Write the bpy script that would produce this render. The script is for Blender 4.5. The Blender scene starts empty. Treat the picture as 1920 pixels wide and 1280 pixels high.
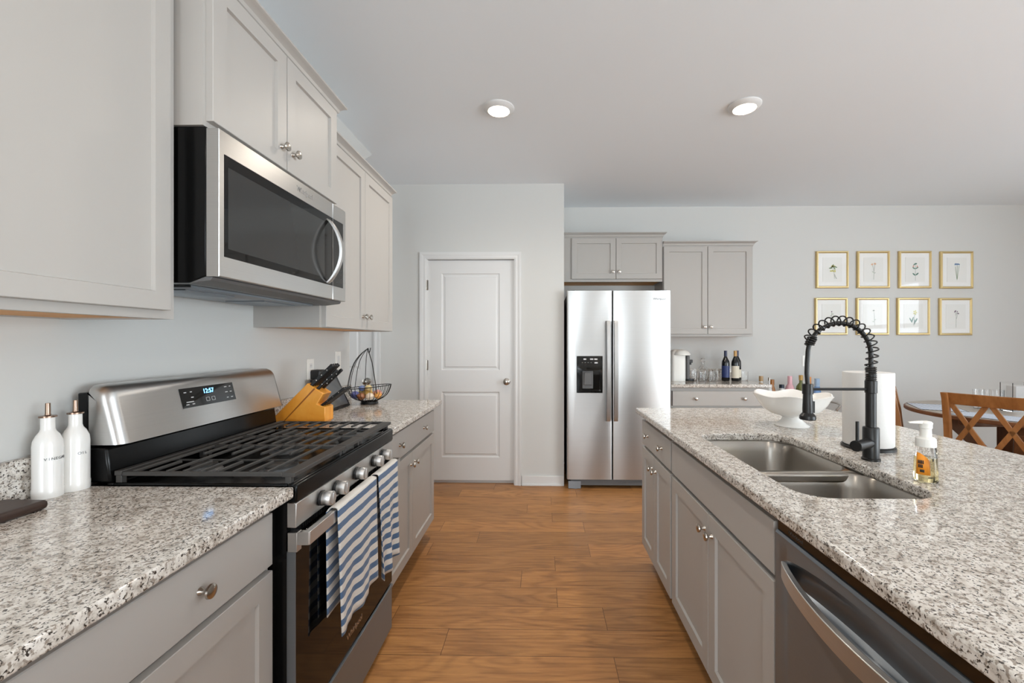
import bpy, bmesh, math, random
from mathutils import Vector, Matrix
random.seed(7)
PI = math.pi
S = bpy.context.scene
COL = S.collection

# ------------------------------------------------------------------ camera
cam_d = bpy.data.cameras.new('camera'); cam = bpy.data.objects.new('camera', cam_d); COL.objects.link(cam)
S.camera = cam
cam_d.sensor_width = 36.0; cam_d.sensor_fit = 'HORIZONTAL'
cam_d.lens = 36.0 * 800 / 1920
cam_d.shift_x = -(1001 - 960) / 1920
cam_d.clip_start = 0.02
cam.location = (0, 0, 1.306)
cam.rotation_euler = (PI / 2, 0, math.atan(14 / 800))
# ------------------------------------------------------------------ world, daylight and added fill lights, exposure
w = bpy.data.worlds.new('world'); S.world = w; w.use_nodes = True
bg = w.node_tree.nodes['Background']; bg.inputs[0].default_value = (0.86, 0.93, 1.0, 1); bg.inputs[1].default_value = 1.2
def area(name, loc, rot, sx, sy, power, col):
    l = bpy.data.lights.new(name, 'AREA'); l.shape = 'RECTANGLE'; l.size = sx; l.size_y = sy; l.energy = power; l.color = col
    o = bpy.data.objects.new(name, l); o.location = loc; o.rotation_euler = rot; COL.objects.link(o); return o
area('fill_right', (5.62, -1.6, 1.2), (math.radians(122), 0, PI / 2), 3.6, 2.1, 172, (0.84, 0.935, 1.0))  # main fill light, added out of view in the right wall opening
area('daylight_dining', (5.58, 2.12, 1.55), (PI / 2, 0, PI / 2), 1.15, 1.25, 7, (0.88, 0.95, 1.0))
area('fill_rear_left', (-1.1, -3.98, 1.4), (math.radians(120), 0, 0), 3.0, 1.9, 75, (0.85, 0.94, 1.0))  # fill light added behind the camera to raise the brightness
area('fill_rear_right', (4.88, -3.98, 1.4), (math.radians(120), 0, 0), 1.1, 1.9, 13, (0.85, 0.94, 1.0))  # weaker fill added behind the camera, towards the right
area('fill_hall', (-2.97, 3.0, 1.5), (PI / 2, 0, -PI / 2), 1.0, 1.5, 4, (0.9, 0.96, 1.0))  # unseen fill added to brighten the side hall; no window here
S.cycles.diffuse_bounces = 6
S.view_settings.view_transform = 'Standard'; S.view_settings.look = 'None'
S.view_settings.gamma = 1.0; S.view_settings.use_curve_mapping = False
S.view_settings.exposure = 0.85

# ------------------------------------------------------------------ materials
def lin(c):
    return tuple(((v / 255) / 12.92 if v / 255 <= 0.04045 else ((v / 255 + 0.055) / 1.055) ** 2.4) for v in c) + (1.0,)
def nm(name):
    m = bpy.data.materials.new(name); m.use_nodes = True
    return m, m.node_tree.nodes, m.node_tree.links, m.node_tree.nodes['Principled BSDF']
def coords(N, L, scale=(1, 1, 1), kind='Object'):
    tc = N.new('ShaderNodeTexCoord'); mp = N.new('ShaderNodeMapping'); mp.inputs['Scale'].default_value = scale
    L.new(tc.outputs[kind], mp.inputs['Vector']); return mp.outputs[0]
def noise(N, L, vec, scale, detail=3, rough=0.5, dist=0):
    n = N.new('ShaderNodeTexNoise'); n.inputs['Scale'].default_value = scale; n.inputs['Detail'].default_value = detail
    n.inputs['Roughness'].default_value = rough; n.inputs['Distortion'].default_value = dist
    L.new(vec, n.inputs['Vector']); return n.outputs['Fac']
def ramp(N, L, fac, stops, interp='LINEAR'):
    r = N.new('ShaderNodeValToRGB'); r.color_ramp.interpolation = interp
    e = r.color_ramp.elements
    while len(e) < len(stops): e.new(0.5)
    for i, (p, c) in enumerate(stops):
        e[i].position = p; e[i].color = c if len(c) == 4 else tuple(c) + (1,)
    L.new(fac, r.inputs[0]); return r.outputs[0]
def mix(N, L, fac, a, b, mode='MIX'):
    m = N.new('ShaderNodeMix'); m.data_type = 'RGBA'; m.blend_type = mode
    for s, v in ((m.inputs[0], fac), (m.inputs[6], a), (m.inputs[7], b)):
        if hasattr(v, 'is_output'): L.new(v, s)
        else: s.default_value = v
    return m.outputs[2]
def bump(N, L, h, P, strength, dist=0.002):
    b = N.new('ShaderNodeBump'); b.inputs['Strength'].default_value = strength; b.inputs['Distance'].default_value = dist
    L.new(h, b.inputs['Height']); L.new(b.outputs[0], P.inputs['Normal'])
def plain(name, c, rough=0.5, metal=0.0, bs=None, spec=0.5, coat=0.0):
    m, N, L, P = nm(name)
    P.inputs['Base Color'].default_value = lin(c); P.inputs['Roughness'].default_value = rough; P.inputs['Metallic'].default_value = metal
    P.inputs['Specular IOR Level'].default_value = spec; P.inputs['Coat Weight'].default_value = coat
    v = coords(N, L)
    if bs: bump(N, L, noise(N, L, v, bs[0], 3), P, bs[1])
    else:
        n = noise(N, L, v, 18, 2); r = N.new('ShaderNodeMapRange'); L.new(n, r.inputs[0])
        r.inputs[3].default_value = max(0.02, rough - 0.03); r.inputs[4].default_value = min(1, rough + 0.03)
        L.new(r.outputs[0], P.inputs['Roughness'])
    return m
def steel(name, c, rough=0.30, scale=(1.5, 1.5, 900), an=0.75):
    m, N, L, P = nm(name); P.inputs['Metallic'].default_value = 1.0
    v = coords(N, L, scale); n = noise(N, L, v, 1.0, 3)
    k = lin(c); d = tuple(x * 0.94 for x in k[:3]) + (1,)
    L.new(ramp(N, L, n, [(0.3, d), (0.7, k)]), P.inputs['Base Color'])
    r = N.new('ShaderNodeMapRange'); L.new(n, r.inputs[0]); r.inputs[3].default_value = rough - 0.03; r.inputs[4].default_value = rough + 0.04
    L.new(r.outputs[0], P.inputs['Roughness']); bump(N, L, n, P, 0.012, 0.0005)
    tg = N.new('ShaderNodeTangent'); tg.direction_type = 'RADIAL'; tg.axis = 'Z'; L.new(tg.outputs[0], P.inputs['Tangent'])
    P.inputs['Anisotropic'].default_value = an; P.inputs['Anisotropic Rotation'].default_value = 0.25
    return m
def granite():
    m, N, L, P = nm('granite'); v = coords(N, L)
    base = ramp(N, L, noise(N, L, v, 40, 5, 0.62), [(0.34, lin((166, 157, 147))), (0.46, lin((206, 199, 190))), (0.60, lin((226, 221, 214)))])
    g = ramp(N, L, noise(N, L, v, 125, 3, 0.55), [(0.39, (1, 1, 1)), (0.46, (0, 0, 0))])
    c1 = mix(N, L, g, base, lin((150, 139, 128)))
    k = ramp(N, L, noise(N, L, v, 200, 2, 0.5, 0.4), [(0.36, (1, 1, 1)), (0.42, (0, 0, 0))])
    c2 = mix(N, L, k, c1, lin((62, 55, 50)))
    wv = coords(N, L, (1.3, 0.8, 1)); kk = ramp(N, L, noise(N, L, wv, 84, 4, 0.62), [(0.335, (1, 1, 1)), (0.395, (0, 0, 0))])
    c3 = mix(N, L, kk, c2, lin((84, 76, 69)))
    L.new(c3, P.inputs['Base Color']); P.inputs['Roughness'].default_value = 0.09; P.inputs['Specular IOR Level'].default_value = 0.6
    return m
def floor_wood():
    m, N, L, P = nm('plank_floor'); v = coords(N, L)
    b = N.new('ShaderNodeTexBrick'); b.offset = 0.41; b.offset_frequency = 3; b.squash = 0.82; b.squash_frequency = 2; L.new(v, b.inputs['Vector'])
    b.inputs['Color1'].default_value = (0, 0, 0, 1); b.inputs['Color2'].default_value = (1, 1, 1, 1); b.inputs['Mortar'].default_value = (0.5, 0.5, 0.5, 1)
    b.inputs['Scale'].default_value = 1; b.inputs['Mortar Size'].default_value = 0.0012; b.inputs['Brick Width'].default_value = 1.22; b.inputs['Row Height'].default_value = 0.165
    b.inputs['Mortar Smooth'].default_value = 0.2
    off = N.new('ShaderNodeVectorMath'); off.operation = 'SCALE'; L.new(b.outputs[0], off.inputs[0]); off.inputs['Scale'].default_value = 37.0
    ad = N.new('ShaderNodeVectorMath'); L.new(v, ad.inputs[0]); L.new(off.outputs[0], ad.inputs[1])
    def sc(s):
        mp = N.new('ShaderNodeMapping'); mp.inputs['Scale'].default_value = s; L.new(ad.outputs[0], mp.inputs[0]); return mp.outputs[0]
    fine = noise(N, L, sc((2.4, 40, 1)), 2.2, 6, 0.68, 0.9)
    blot = noise(N, L, sc((1.5, 8, 1)), 1.2, 5, 0.65, 1.2)
    wv = N.new('ShaderNodeTexWave'); wv.bands_direction = 'Y'; L.new(sc((0.9, 6, 1)), wv.inputs[0])
    wv.inputs['Scale'].default_value = 2.2; wv.inputs['Distortion'].default_value = 14; wv.inputs['Detail'].default_value = 3; wv.inputs['Detail Scale'].default_value = 0.6
    c = ramp(N, L, blot, [(0.25, lin((108, 74, 46))), (0.45, lin((164, 112, 64))), (0.7, lin((200, 144, 84)))])
    c = mix(N, L, 0.42, c, ramp(N, L, fine, [(0.30, lin((104, 68, 40))), (0.5, lin((172, 118, 68))), (0.72, lin((216, 162, 100)))]))
    c = mix(N, L, 0.16, c, ramp(N, L, wv.outputs['Fac'], [(0.05, lin((110, 72, 40))), (0.5, lin((184, 132, 80)))]))
    cn = N.new('ShaderNodeMath'); cn.operation = 'MULTIPLY'; L.new(noise(N, L, sc((0.9, 5.5, 1)), 1.0, 2, 0.45, 0.5), cn.inputs[0]); cn.inputs[1].default_value = 26
    cf = N.new('ShaderNodeMath'); cf.operation = 'PINGPONG'; L.new(cn.outputs[0], cf.inputs[0]); cf.inputs[1].default_value = 1.0
    c = mix(N, L, 0.22, c, ramp(N, L, cf.outputs[0], [(0.1, lin((112, 76, 46))), (0.6, lin((190, 138, 86)))]))
    tone = ramp(N, L, b.outputs[0], [(0.0, (0.80, 0.80, 0.80)), (0.5, (0.96, 0.96, 0.96)), (1.0, (1.10, 1.09, 1.06))])
    c = mix(N, L, 1.0, c, tone, 'MULTIPLY')
    seam = mix(N, L, b.outputs['Fac'], c, lin((84, 56, 34)))
    L.new(seam, P.inputs['Base Color']); P.inputs['Roughness'].default_value = 0.42; P.inputs['Specular IOR Level'].default_value = 0.4
    bump(N, L, fine, P, 0.08, 0.001)
    return m
def wood(name, a, b_, scale=(1, 1, 1), rough=0.4, wave=0):
    m, N, L, P = nm(name); v = coords(N, L, scale); n = noise(N, L, v, 4, 5, 0.6, 0.5)
    L.new(ramp(N, L, n, [(0.3, lin(a)), (0.7, lin(b_))]), P.inputs['Base Color']); P.inputs['Roughness'].default_value = rough
    return m
def stripes(name, period, phase):
    m, N, L, P = nm(name); v = coords(N, L); sx = N.new('ShaderNodeSeparateXYZ'); L.new(v, sx.inputs[0])
    n = noise(N, L, v, 9, 2); a = N.new('ShaderNodeMath'); a.operation = 'MULTIPLY_ADD'; L.new(n, a.inputs[0]); a.inputs[1].default_value = 0.012; L.new(sx.outputs['Z'], a.inputs[2])
    d = N.new('ShaderNodeMath'); d.operation = 'MULTIPLY_ADD'; L.new(a.outputs[0], d.inputs[0]); d.inputs[1].default_value = 1 / period; d.inputs[2].default_value = phase
    f = N.new('ShaderNodeMath'); f.operation = 'FRACT'; L.new(d.outputs[0], f.inputs[0])
    weave = noise(N, L, v, 700, 2)
    white = ramp(N, L, weave, [(0.3, lin((205, 199, 190))), (0.7, lin((236, 232, 226)))])
    blue = ramp(N, L, weave, [(0.3, lin((56, 84, 120))), (0.7, lin((90, 120, 156)))])
    st = ramp(N, L, f.outputs[0], [(0.0, (0, 0, 0)), (0.49, (0, 0, 0)), (0.51, (1, 1, 1)), (0.985, (1, 1, 1)), (1.0, (0, 0, 0))])
    L.new(mix(N, L, st, white, blue), P.inputs['Base Color']); P.inputs['Roughness'].default_value = 0.9; P.inputs['Sheen Weight'].default_value = 0.2
    bump(N, L, weave, P, 0.25, 0.0006)
    return m
def glass(name, c=(255, 255, 255), rough=0.0, ior=1.45):
    m, N, L, P = nm(name); P.inputs['Base Color'].default_value = lin(c); P.inputs['Transmission Weight'].default_value = 1.0
    P.inputs['Roughness'].default_value = rough; P.inputs['IOR'].default_value = ior
    n = noise(N, L, coords(N, L), 6, 1); bump(N, L, n, P, 0.01)
    return m
def pane(name):
    m, N, L, P = nm(name); N.remove(P); out = N['Material Output']
    t = N.new('ShaderNodeBsdfTransparent'); g = N.new('ShaderNodeBsdfGlossy'); g.inputs['Roughness'].default_value = 0.02
    ge = N.new('ShaderNodeNewGeometry'); dt = N.new('ShaderNodeVectorMath'); dt.operation = 'DOT_PRODUCT'; L.new(ge.outputs['Normal'], dt.inputs[0]); L.new(ge.outputs['Incoming'], dt.inputs[1])
    ab = N.new('ShaderNodeMath'); ab.operation = 'ABSOLUTE'; L.new(dt.outputs['Value'], ab.inputs[0])
    sb = N.new('ShaderNodeMath'); sb.operation = 'SUBTRACT'; sb.inputs[0].default_value = 1.0; L.new(ab.outputs[0], sb.inputs[1])
    pw = N.new('ShaderNodeMath'); pw.operation = 'POWER'; L.new(sb.outputs[0], pw.inputs[0]); pw.inputs[1].default_value = 5.0
    fr = N.new('ShaderNodeMath'); fr.operation = 'MULTIPLY_ADD'; L.new(pw.outputs[0], fr.inputs[0]); fr.inputs[1].default_value = 0.96; fr.inputs[2].default_value = 0.04; mx = N.new('ShaderNodeMixShader')
    L.new(fr.outputs[0], mx.inputs[0]); L.new(t.outputs[0], mx.inputs[1]); L.new(g.outputs[0], mx.inputs[2]); L.new(mx.outputs[0], out.inputs[0])
    return m
def emit(name, c, s):
    m, N, L, P = nm(name); P.inputs['Base Color'].default_value = lin(c); P.inputs['Emission Color'].default_value = lin(c); P.inputs['Emission Strength'].default_value = s
    return m

M = {}
M['wall'] = plain('wall_paint', (206, 206, 203), 0.7, bs=(160, 0.06))
M['ceiling'] = plain('ceiling_paint', (235, 241, 246), 0.85, bs=(120, 0.08))
M['trim'] = plain('white_trim_paint', (218, 218, 217), 0.35)
M['cab'] = plain('greige_cabinet_paint', (177, 173, 168), 0.42, spec=0.38)
M['rawwood'] = wood('raw_orange_wood', (214, 150, 84), (236, 178, 112), (2, 12, 12), 0.6)
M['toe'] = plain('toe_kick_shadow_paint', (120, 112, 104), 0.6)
M['nickel'] = plain('brushed_nickel', (190, 184, 176), 0.22, 1.0)
M['steel'] = steel('brushed_steel', (204, 203, 201), 0.36)
M['steel_d'] = steel('dark_brushed_steel', (150, 157, 164), 0.42)
M['steel_f'] = steel('refrigerator_steel', (196, 196, 195), 0.34, an=0.25)
M['sink'] = steel('sink_steel', (168, 162, 154), 0.30, (900, 900, 2))
M['black'] = plain('black_enamel', (11, 11, 11), 0.2, spec=0.22)
M['iron'] = plain('cast_iron', (62, 60, 58), 0.5, bs=(300, 0.1))
M['bglass'] = plain('black_glass', (10, 10, 10), 0.05)
M['ovenglass'] = plain('oven_door_glass', (8, 8, 8), 0.06, spec=0.22)
M['mwscreen'] = plain('microwave_window_mesh', (52, 52, 51), 0.12)
M['bplastic'] = plain('black_plastic', (22, 22, 23), 0.38)
M['gplastic'] = plain('grey_plastic', (92, 92, 92), 0.45)
M['faucet'] = plain('matte_black_metal', (30, 29, 28), 0.36, 0.3)
M['granite'] = granite()
M['floor'] = floor_wood()
M['white'] = plain('white_ceramic', (236, 234, 230), 0.14)
M['wplastic'] = plain('white_plastic', (238, 236, 230), 0.35)
M['paper'] = plain('white_paper', (224, 222, 219), 0.95, bs=(90, 0.35))
M['copper'] = plain('copper_metal', (146, 122, 106), 0.25, 1.0)
M['darkwood'] = wood('dark_walnut', (40, 27, 22), (62, 44, 36), (6, 1, 6), 0.4)
M['chairwood'] = wood('chestnut_wood', (136, 88, 46), (172, 118, 68), (5, 5, 1.2), 0.36)
M['tablewood'] = wood('brown_table_edge', (104, 64, 36), (134, 86, 50), (2, 2, 9), 0.4)
M['tabletop'] = wood('weathered_grey_top', (150, 138, 124), (186, 174, 160), (1, 9, 1), 0.3)
M['pedestal'] = wood('dark_brown_pedestal', (98, 64, 40), (126, 84, 54), (5, 5, 1), 0.45)
M['block'] = wood('honey_bamboo', (228, 142, 40), (246, 172, 72), (1.5, 10, 1.5), 0.32)
M['gold'] = plain('gold_frame', (222, 198, 144), 0.34, 0.8)
M['print'] = plain('print_paper', (236, 236, 232), 0.9)
M['mat'] = plain('mat_board', (242, 242, 240), 0.9)
M['pane'] = pane('picture_glass')
M['glass'] = glass('clear_glass')
M['tumbler'] = glass('thin_tumbler_glass', ior=1.12)
M['ink'] = plain('grey_lettering', (92, 92, 94), 0.6)
M['logo'] = plain('logo_chrome', (222, 222, 222), 0.25, 1.0)
M['logod'] = plain('logo_grey', (84, 84, 84), 0.4, 0.4)
M['towel'] = stripes('striped_cotton_wide', 0.0425, 0.60)
M['towel2'] = stripes('striped_cotton_narrow', 0.0425, 0.10)
M['lamp'] = emit('lamp_diffuser', (255, 236, 208), 9.0)
M['led'] = emit('blue_digits', (90, 180, 255), 5.0)
M['legend'] = plain('white_legend', (205, 205, 205), 0.6)
def col(name, c, rough=0.5): 
    M[name] = plain(name, c, rough); return M[name]

# ------------------------------------------------------------------ mesh builder
W = {}
def frame_of(axis):
    a = Vector(axis).normalized(); t = Vector((0, 0, 1)) if abs(a.z) < 0.9 else Vector((1, 0, 0))
    u = a.cross(t).normalized(); return u, a.cross(u).normalized(), a
class MB:
    def __init__(s): s.bm = bmesh.new(); s.mi = 0
    def f(s, vs):
        try:
            fc = s.bm.faces.new(vs); fc.material_index = s.mi; return fc
        except ValueError: return None
    def v(s, p): return s.bm.verts.new(p)
    def box(s, x0, x1, y0, y1, z0, z1):
        p = [s.v((x, y, z)) for x in (x0, x1) for y in (y0, y1) for z in (z0, z1)]
        for q in ((0, 1, 3, 2), (4, 6, 7, 5), (0, 4, 5, 1), (2, 3, 7, 6), (0, 2, 6, 4), (1, 5, 7, 3)): s.f([p[i] for i in q])
        return s
    def fbox(s, fm, u0, u1, v0, v1, w0, w1):
        p = [s.v(fm(u, v, w)) for u in (u0, u1) for v in (v0, v1) for w in (w0, w1)]
        for q in ((0, 1, 3, 2), (4, 6, 7, 5), (0, 4, 5, 1), (2, 3, 7, 6), (0, 2, 6, 4), (1, 5, 7, 3)): s.f([p[i] for i in q])
        return s
    def loft(s, rings, cap0=True, cap1=True, closed=True):
        R = [[s.v(p) for p in r] for r in rings]; n = len(R[0])
        for a, b in zip(R, R[1:]):
            for i in range(n if closed else n - 1):
                j = (i + 1) % n; s.f([a[i], a[j], b[j], b[i]])
        if cap0: s.f(R[0][::-1])
        if cap1: s.f(R[-1])
        return s
    def prism(s, pts, fm, a0, a1):
        return s.loft([[fm(p[0], p[1], a) for p in pts] for a in (a0, a1)])
    def lathe(s, prof, c, axis=(0, 0, 1), seg=32, cap0=True, cap1=True, sc=(1, 1)):
        u, v, a = frame_of(axis); c = Vector(c)
        return s.loft([[c + a * h + (u * math.cos(2 * PI * i / seg) * sc[0] + v * math.sin(2 * PI * i / seg) * sc[1]) * r for i in range(seg)] for r, h in prof], cap0, cap1)
    def cyl(s, p0, p1, r0, r1=None, seg=20):
        p0 = Vector(p0); p1 = Vector(p1); d = p1 - p0
        return s.lathe([(r0, 0), (r1 if r1 is not None else r0, d.length)], p0, d, seg)
    def tube(s, pts, r, seg=8, closed=False, flat=None):
        P = [Vector(p) for p in pts]; n = len(P); rings = []; pu = None
        for i in range(n):
            if closed: t = P[(i + 1) % n] - P[i - 1]
            else: t = P[min(i + 1, n - 1)] - P[max(i - 1, 0)]
            t.normalize()
            if pu is None: u, v, _ = frame_of(t)
            else:
                u = (pu - t * pu.dot(t)).normalized(); v = t.cross(u)
            pu = u; rr = r[i] if isinstance(r, (list, tuple)) else r
            rings.append([P[i] + (u * math.cos(2 * PI * k / seg) + v * math.sin(2 * PI * k / seg)) * rr for k in range(seg)])
        if closed:
            R = [[s.v(p) for p in q] for q in rings]
            for i in range(n):
                a, b = R[i], R[(i + 1) % n]
                for k in range(seg): s.f([a[k], a[(k + 1) % seg], b[(k + 1) % seg], b[k]])
            return s
        return s.loft(rings)
    def bar(s, p0, p1, wv, t, wdir):
        p0 = Vector(p0); p1 = Vector(p1); d = (p1 - p0).normalized(); u = Vector(wdir); u = (u - d * u.dot(d)).normalized(); v = d.cross(u)
        q = [(-1, -1), (1, -1), (1, 1), (-1, 1)]
        return s.loft([[p + u * (a * wv / 2) + v * (b * t / 2) for a, b in q] for p in (p0, p1)])
    def build(s, name, mats, parent=None, bevel=0, seg=2, ang=35, solid=0, sub=0, origin=None):
        bm = s.bm; bmesh.ops.recalc_face_normals(bm, faces=bm.faces[:])
        if parent is not None: o0 = Vector(W[parent])
        elif origin is not None: o0 = Vector(origin)
        else:
            xs = [v.co for v in bm.verts]
            o0 = Vector(((min(c.x for c in xs) + max(c.x for c in xs)) / 2, (min(c.y for c in xs) + max(c.y for c in xs)) / 2, min(c.z for c in xs)))
        for v in bm.verts: v.co -= o0
        me = bpy.data.meshes.new(name); bm.to_mesh(me); bm.free()
        for m in (mats if isinstance(mats, (list, tuple)) else [mats]): me.materials.append(M[m] if isinstance(m, str) else m)
        me.polygons.foreach_set('use_smooth', [True] * len(me.polygons)); me.set_sharp_from_angle(angle=math.radians(ang))
        o = bpy.data.objects.new(name, me); COL.objects.link(o)
        if parent is not None: o.parent = parent
        else: o.location = o0
        W[o] = tuple(o0)
        if solid:
            sm = o.modifiers.new('solidify', 'SOLIDIFY'); sm.thickness = solid; sm.offset = 0
        if bevel:
            b = o.modifiers.new('bevel', 'BEVEL'); b.width = bevel; b.segments = seg; b.limit_method = 'ANGLE'; b.angle_limit = math.radians(40); b.harden_normals = False
        if sub:
            q = o.modifiers.new('subdivision', 'SUBSURF'); q.levels = sub; q.render_levels = sub
        return o
def tag(o, label, cat, group=None):
    o['label'] = label; o['category'] = cat
    if group: o['group'] = group
    return o
def struct(o): o['kind'] = 'structure'; return o
def thing(name, label, cat, loc, group=None, local=False):
    o = bpy.data.objects.new(name, None); COL.objects.link(o); o.location = loc; o.empty_display_size = 0.05
    W[o] = (0, 0, 0) if local else tuple(loc); return tag(o, label, cat, group)
def lab(o, t): o['label'] = t; return o
def dup(root, loc, rotz, label, group=None):
    r = root.copy(); COL.objects.link(r); r.location = loc; r.rotation_euler = (0, 0, rotz); r['label'] = label
    if group: r['group'] = group
    for ch in list(root.children):
        c = ch.copy(); COL.objects.link(c); c.parent = r
        for g in list(ch.children):
            d = g.copy(); COL.objects.link(d); d.parent = c
    return r
def text(name, s, parent, size, loc, xdir, ydir, m, ext=0.0004, align='CENTER', sx=1.0, shear=0):
    cu = bpy.data.curves.new(name, 'FONT'); cu.body = s; cu.size = size; cu.align_x = align; cu.align_y = 'CENTER'; cu.extrude = ext; cu.shear = shear
    o = bpy.data.objects.new(name, cu); COL.objects.link(o); bpy.context.view_layer.update()
    me = bpy.data.meshes.new_from_object(o.evaluated_get(bpy.context.evaluated_depsgraph_get()))
    bpy.data.objects.remove(o)
    X = Vector(xdir).normalized(); Y = Vector(ydir).normalized(); Z = X.cross(Y); base = Vector(loc) - Vector(W[parent])
    for v in me.vertices: v.co = base + X * v.co.x * sx + Y * v.co.y + Z * v.co.z
    me.materials.clear(); me.materials.append(M[m]); q = bpy.data.objects.new(name, me); COL.objects.link(q); q.parent = parent; W[q] = W[parent]; return q
def LF(X): return lambda u, v, w_: (X + w_, u, v)      # faces +X, u along Y
def RF(X): return lambda u, v, w_: (X - w_, u, v)      # faces -X
def BF(Y): return lambda u, v, w_: (u, Y - w_, v)      # faces -Y
XY = lambda a, b, c: (a, b, c)
def rrect(x0, x1, y0, y1, r, n=6):
    P = []
    for cx, cy, a0 in ((x1 - r, y1 - r, 0), (x0 + r, y1 - r, 90), (x0 + r, y0 + r, 180), (x1 - r, y0 + r, 270)):
        for i in range(n + 1):
            a = math.radians(a0 + 90 * i / n); P.append((cx + r * math.cos(a), cy + r * math.sin(a)))
    return P

# ------------------------------------------------------------------ setting
H = 2.74; XL = -1.30; YP = 3.88; YB = 4.57; XR = 5.6; YR = -4.0
def sbox(name, m, *b): return struct(MB().box(*b).build(name, m))
sbox('floor', 'floor', -3.0, XR, YR, YB, -0.06, 0.0)
sbox('ceiling', 'ceiling', -3.0, XR + .1, YR - .1, YB + .1, H, H + 0.08)
struct(MB().prism([(YR, 0), (2.87, 0), (2.87, 2.472), (3.255, H), (YR, H)], lambda a, b, c: (c, a, b), XL - 0.12, XL).build('wall_left', 'wall'))
mb = MB(); mb.box(-3.0, -2.335, YP, YP + .12, 0, H); mb.box(-1.531, -1.046, YP, YP + .12, 0, H); mb.box(-0.245, 0.206, YP, YP + .12, 0, H)
mb.box(-2.335, -1.531, YP, YP + .12, 2.055, H); mb.box(-1.046, -0.245, YP, YP + .12, 2.055, H); mb.box(0.086, 0.206, YP + .12, YB, 0, H)
struct(mb.build('wall_pantry', 'wall'))
sbox('wall_back', 'wall', -0.3, XR + .1, YB, YB + .12, 0, H)
mb = MB(); mb.box(XR, XR + .12, YR, -3.4, 0, H); mb.box(XR, XR + .12, .2, 1.5, 0, H); mb.box(XR, XR + .12, 2.75, YB, 0, H); mb.box(XR, XR + .12, -3.4, .2, 2.25, H); mb.box(XR, XR + .12, -3.4, .2, 0, .15); mb.box(XR, XR + .12, 1.5, 2.75, 2.25, H); mb.box(XR, XR + .12, 1.5, 2.75, 0, .85)
struct(mb.build('wall_right', 'wall'))
mb = MB(); mb.box(-3.0, -2.6, YR - .12, YR, 0, H); mb.box(.4, 4.3, YR - .12, YR, 0, H); mb.box(5.45, XR, YR - .12, YR, 0, H)
for a, b in ((-2.6, .4), (4.3, 5.45)): mb.box(a, b, YR - .12, YR, 2.35, H); mb.box(a, b, YR - .12, YR, 0, .45)
struct(mb.build('wall_rear', 'wall'))
sbox('wall_hall', 'wall', -3.1, -3.0, YR, YP + .12, 0, H)
def win(n, bars):
    mb = MB()
    for b in bars: mb.box(*b)
    return struct(mb.build('window_%d' % n, 'trim'))
win(1, [(XR - .02, XR + .06, y - .03, y + .03, .15, 2.25) for y in (-3.37, -2.5, -1.6, -.7, .17)] + [(XR - .02, XR + .06, -3.4, .2, z - .03, z + .03) for z in (.18, 2.22)])  # unseen window added around the right fill light
win(3, [(XR - .02, XR + .06, y - .03, y + .03, .85, 2.25) for y in (1.53, 2.72)] + [(XR - .02, XR + .06, 1.5, 2.75, z - .03, z + .03) for z in (.88, 1.55, 2.22)])
win(2, [(x - .03, x + .03, YR - .08, YR + .02, .45, 2.35) for x in (-2.57, -1.1, .37, 4.33, 5.42)] + [(a, b, YR - .08, YR + .02, z - .03, z + .03) for z in (.48, 1.4, 2.32) for a, b in ((-2.6, .4), (4.3, 5.45))])  # unseen rear windows, added as openings for the rear fill lights
for side, b in (('pantry', (-0.178, 0.206, YP - .016, YP, 0, .088)), ('back', (2.15, XR, YB - .016, YB, 0, .088)), ('hall', (-1.44, -1.12, YP - .016, YP, 0, .088))):
    struct(MB().box(*b).box(b[0], b[1], b[2] - .012, b[2], 0, .018).build('baseboard_' + side, 'trim', bevel=.004))
# panelled doors with casing
def casing(n, x0, x1, zt):
    mb = MB(); fm = BF(YP); wd = .062
    prof = [(0, .0), (0, .010), (.012, .014), (.030, .012), (.05, .019), (wd, .019), (wd, .0)]   # (outward from opening, thickness)
    pts = lambda o: [(x0 - o, 0.0), (x0 - o, zt + o), (x1 + o, zt + o), (x1 + o, 0.0)]
    mb.loft([[fm(pts(o)[k][0], pts(o)[k][1], t) for o, t in prof] for k in range(4)])
    return struct(mb.build('trim_%d' % n, 'trim', ang=20))
def panel_door(n, x0, x1, zt, knob_x, hinges, hx):
    mb = MB(); fm = BF(YP + .022); T = .036; z0 = .035
    xs = [x0, x0 + .125, x1 - .132, x1]; zs = [z0, .245, .845, 1.043, 1.930, zt]
    for i in range(3):
        for j in range(5):
            a0, a1, b0, b1 = xs[i], xs[i + 1], zs[j], zs[j + 1]
            if i == 1 and j in (1, 3):
                loops = [(0, 0), (.010, -.009), (.024, -.009), (.034, -.002)]
                mb.loft([[fm(*p, w_) for p in ((a0 + d, b0 + d), (a1 - d, b0 + d), (a1 - d, b1 - d), (a0 + d, b1 - d))] for d, w_ in loops], cap0=False)
            else: mb.f([mb.v(fm(*p, 0)) for p in ((a0, b0), (a1, b0), (a1, b1), (a0, b1))])
    bmesh.ops.remove_doubles(mb.bm, verts=mb.bm.verts[:], dist=1e-5)
    ring = [(x0, z0), (x1, z0), (x1, zt), (x0, zt)]
    mb.loft([[fm(*p, 0) for p in ring], [fm(*p, -T) for p in ring]], cap0=False)
    d = struct(mb.build('door_%d' % n, 'trim', ang=25))
    kb = MB(); kb.lathe([(.032, 0), (.032, .006), (.014, .012), (.012, .03), (.024, .038), (.029, .05), (.027, .06), (.015, .066)], fm(knob_x, .94, 0), (0, -1, 0), 24)
    kb.build('door_knob', 'nickel', d)
    for z in hinges:
        MB().cyl((hx, YP - .006, z - .045), (hx, YP - .006, z + .045), .006).box(hx - .002, hx + .018, YP - .004, YP, z - .045, z + .045).build('hinge', 'nickel', d)
    return d
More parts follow.
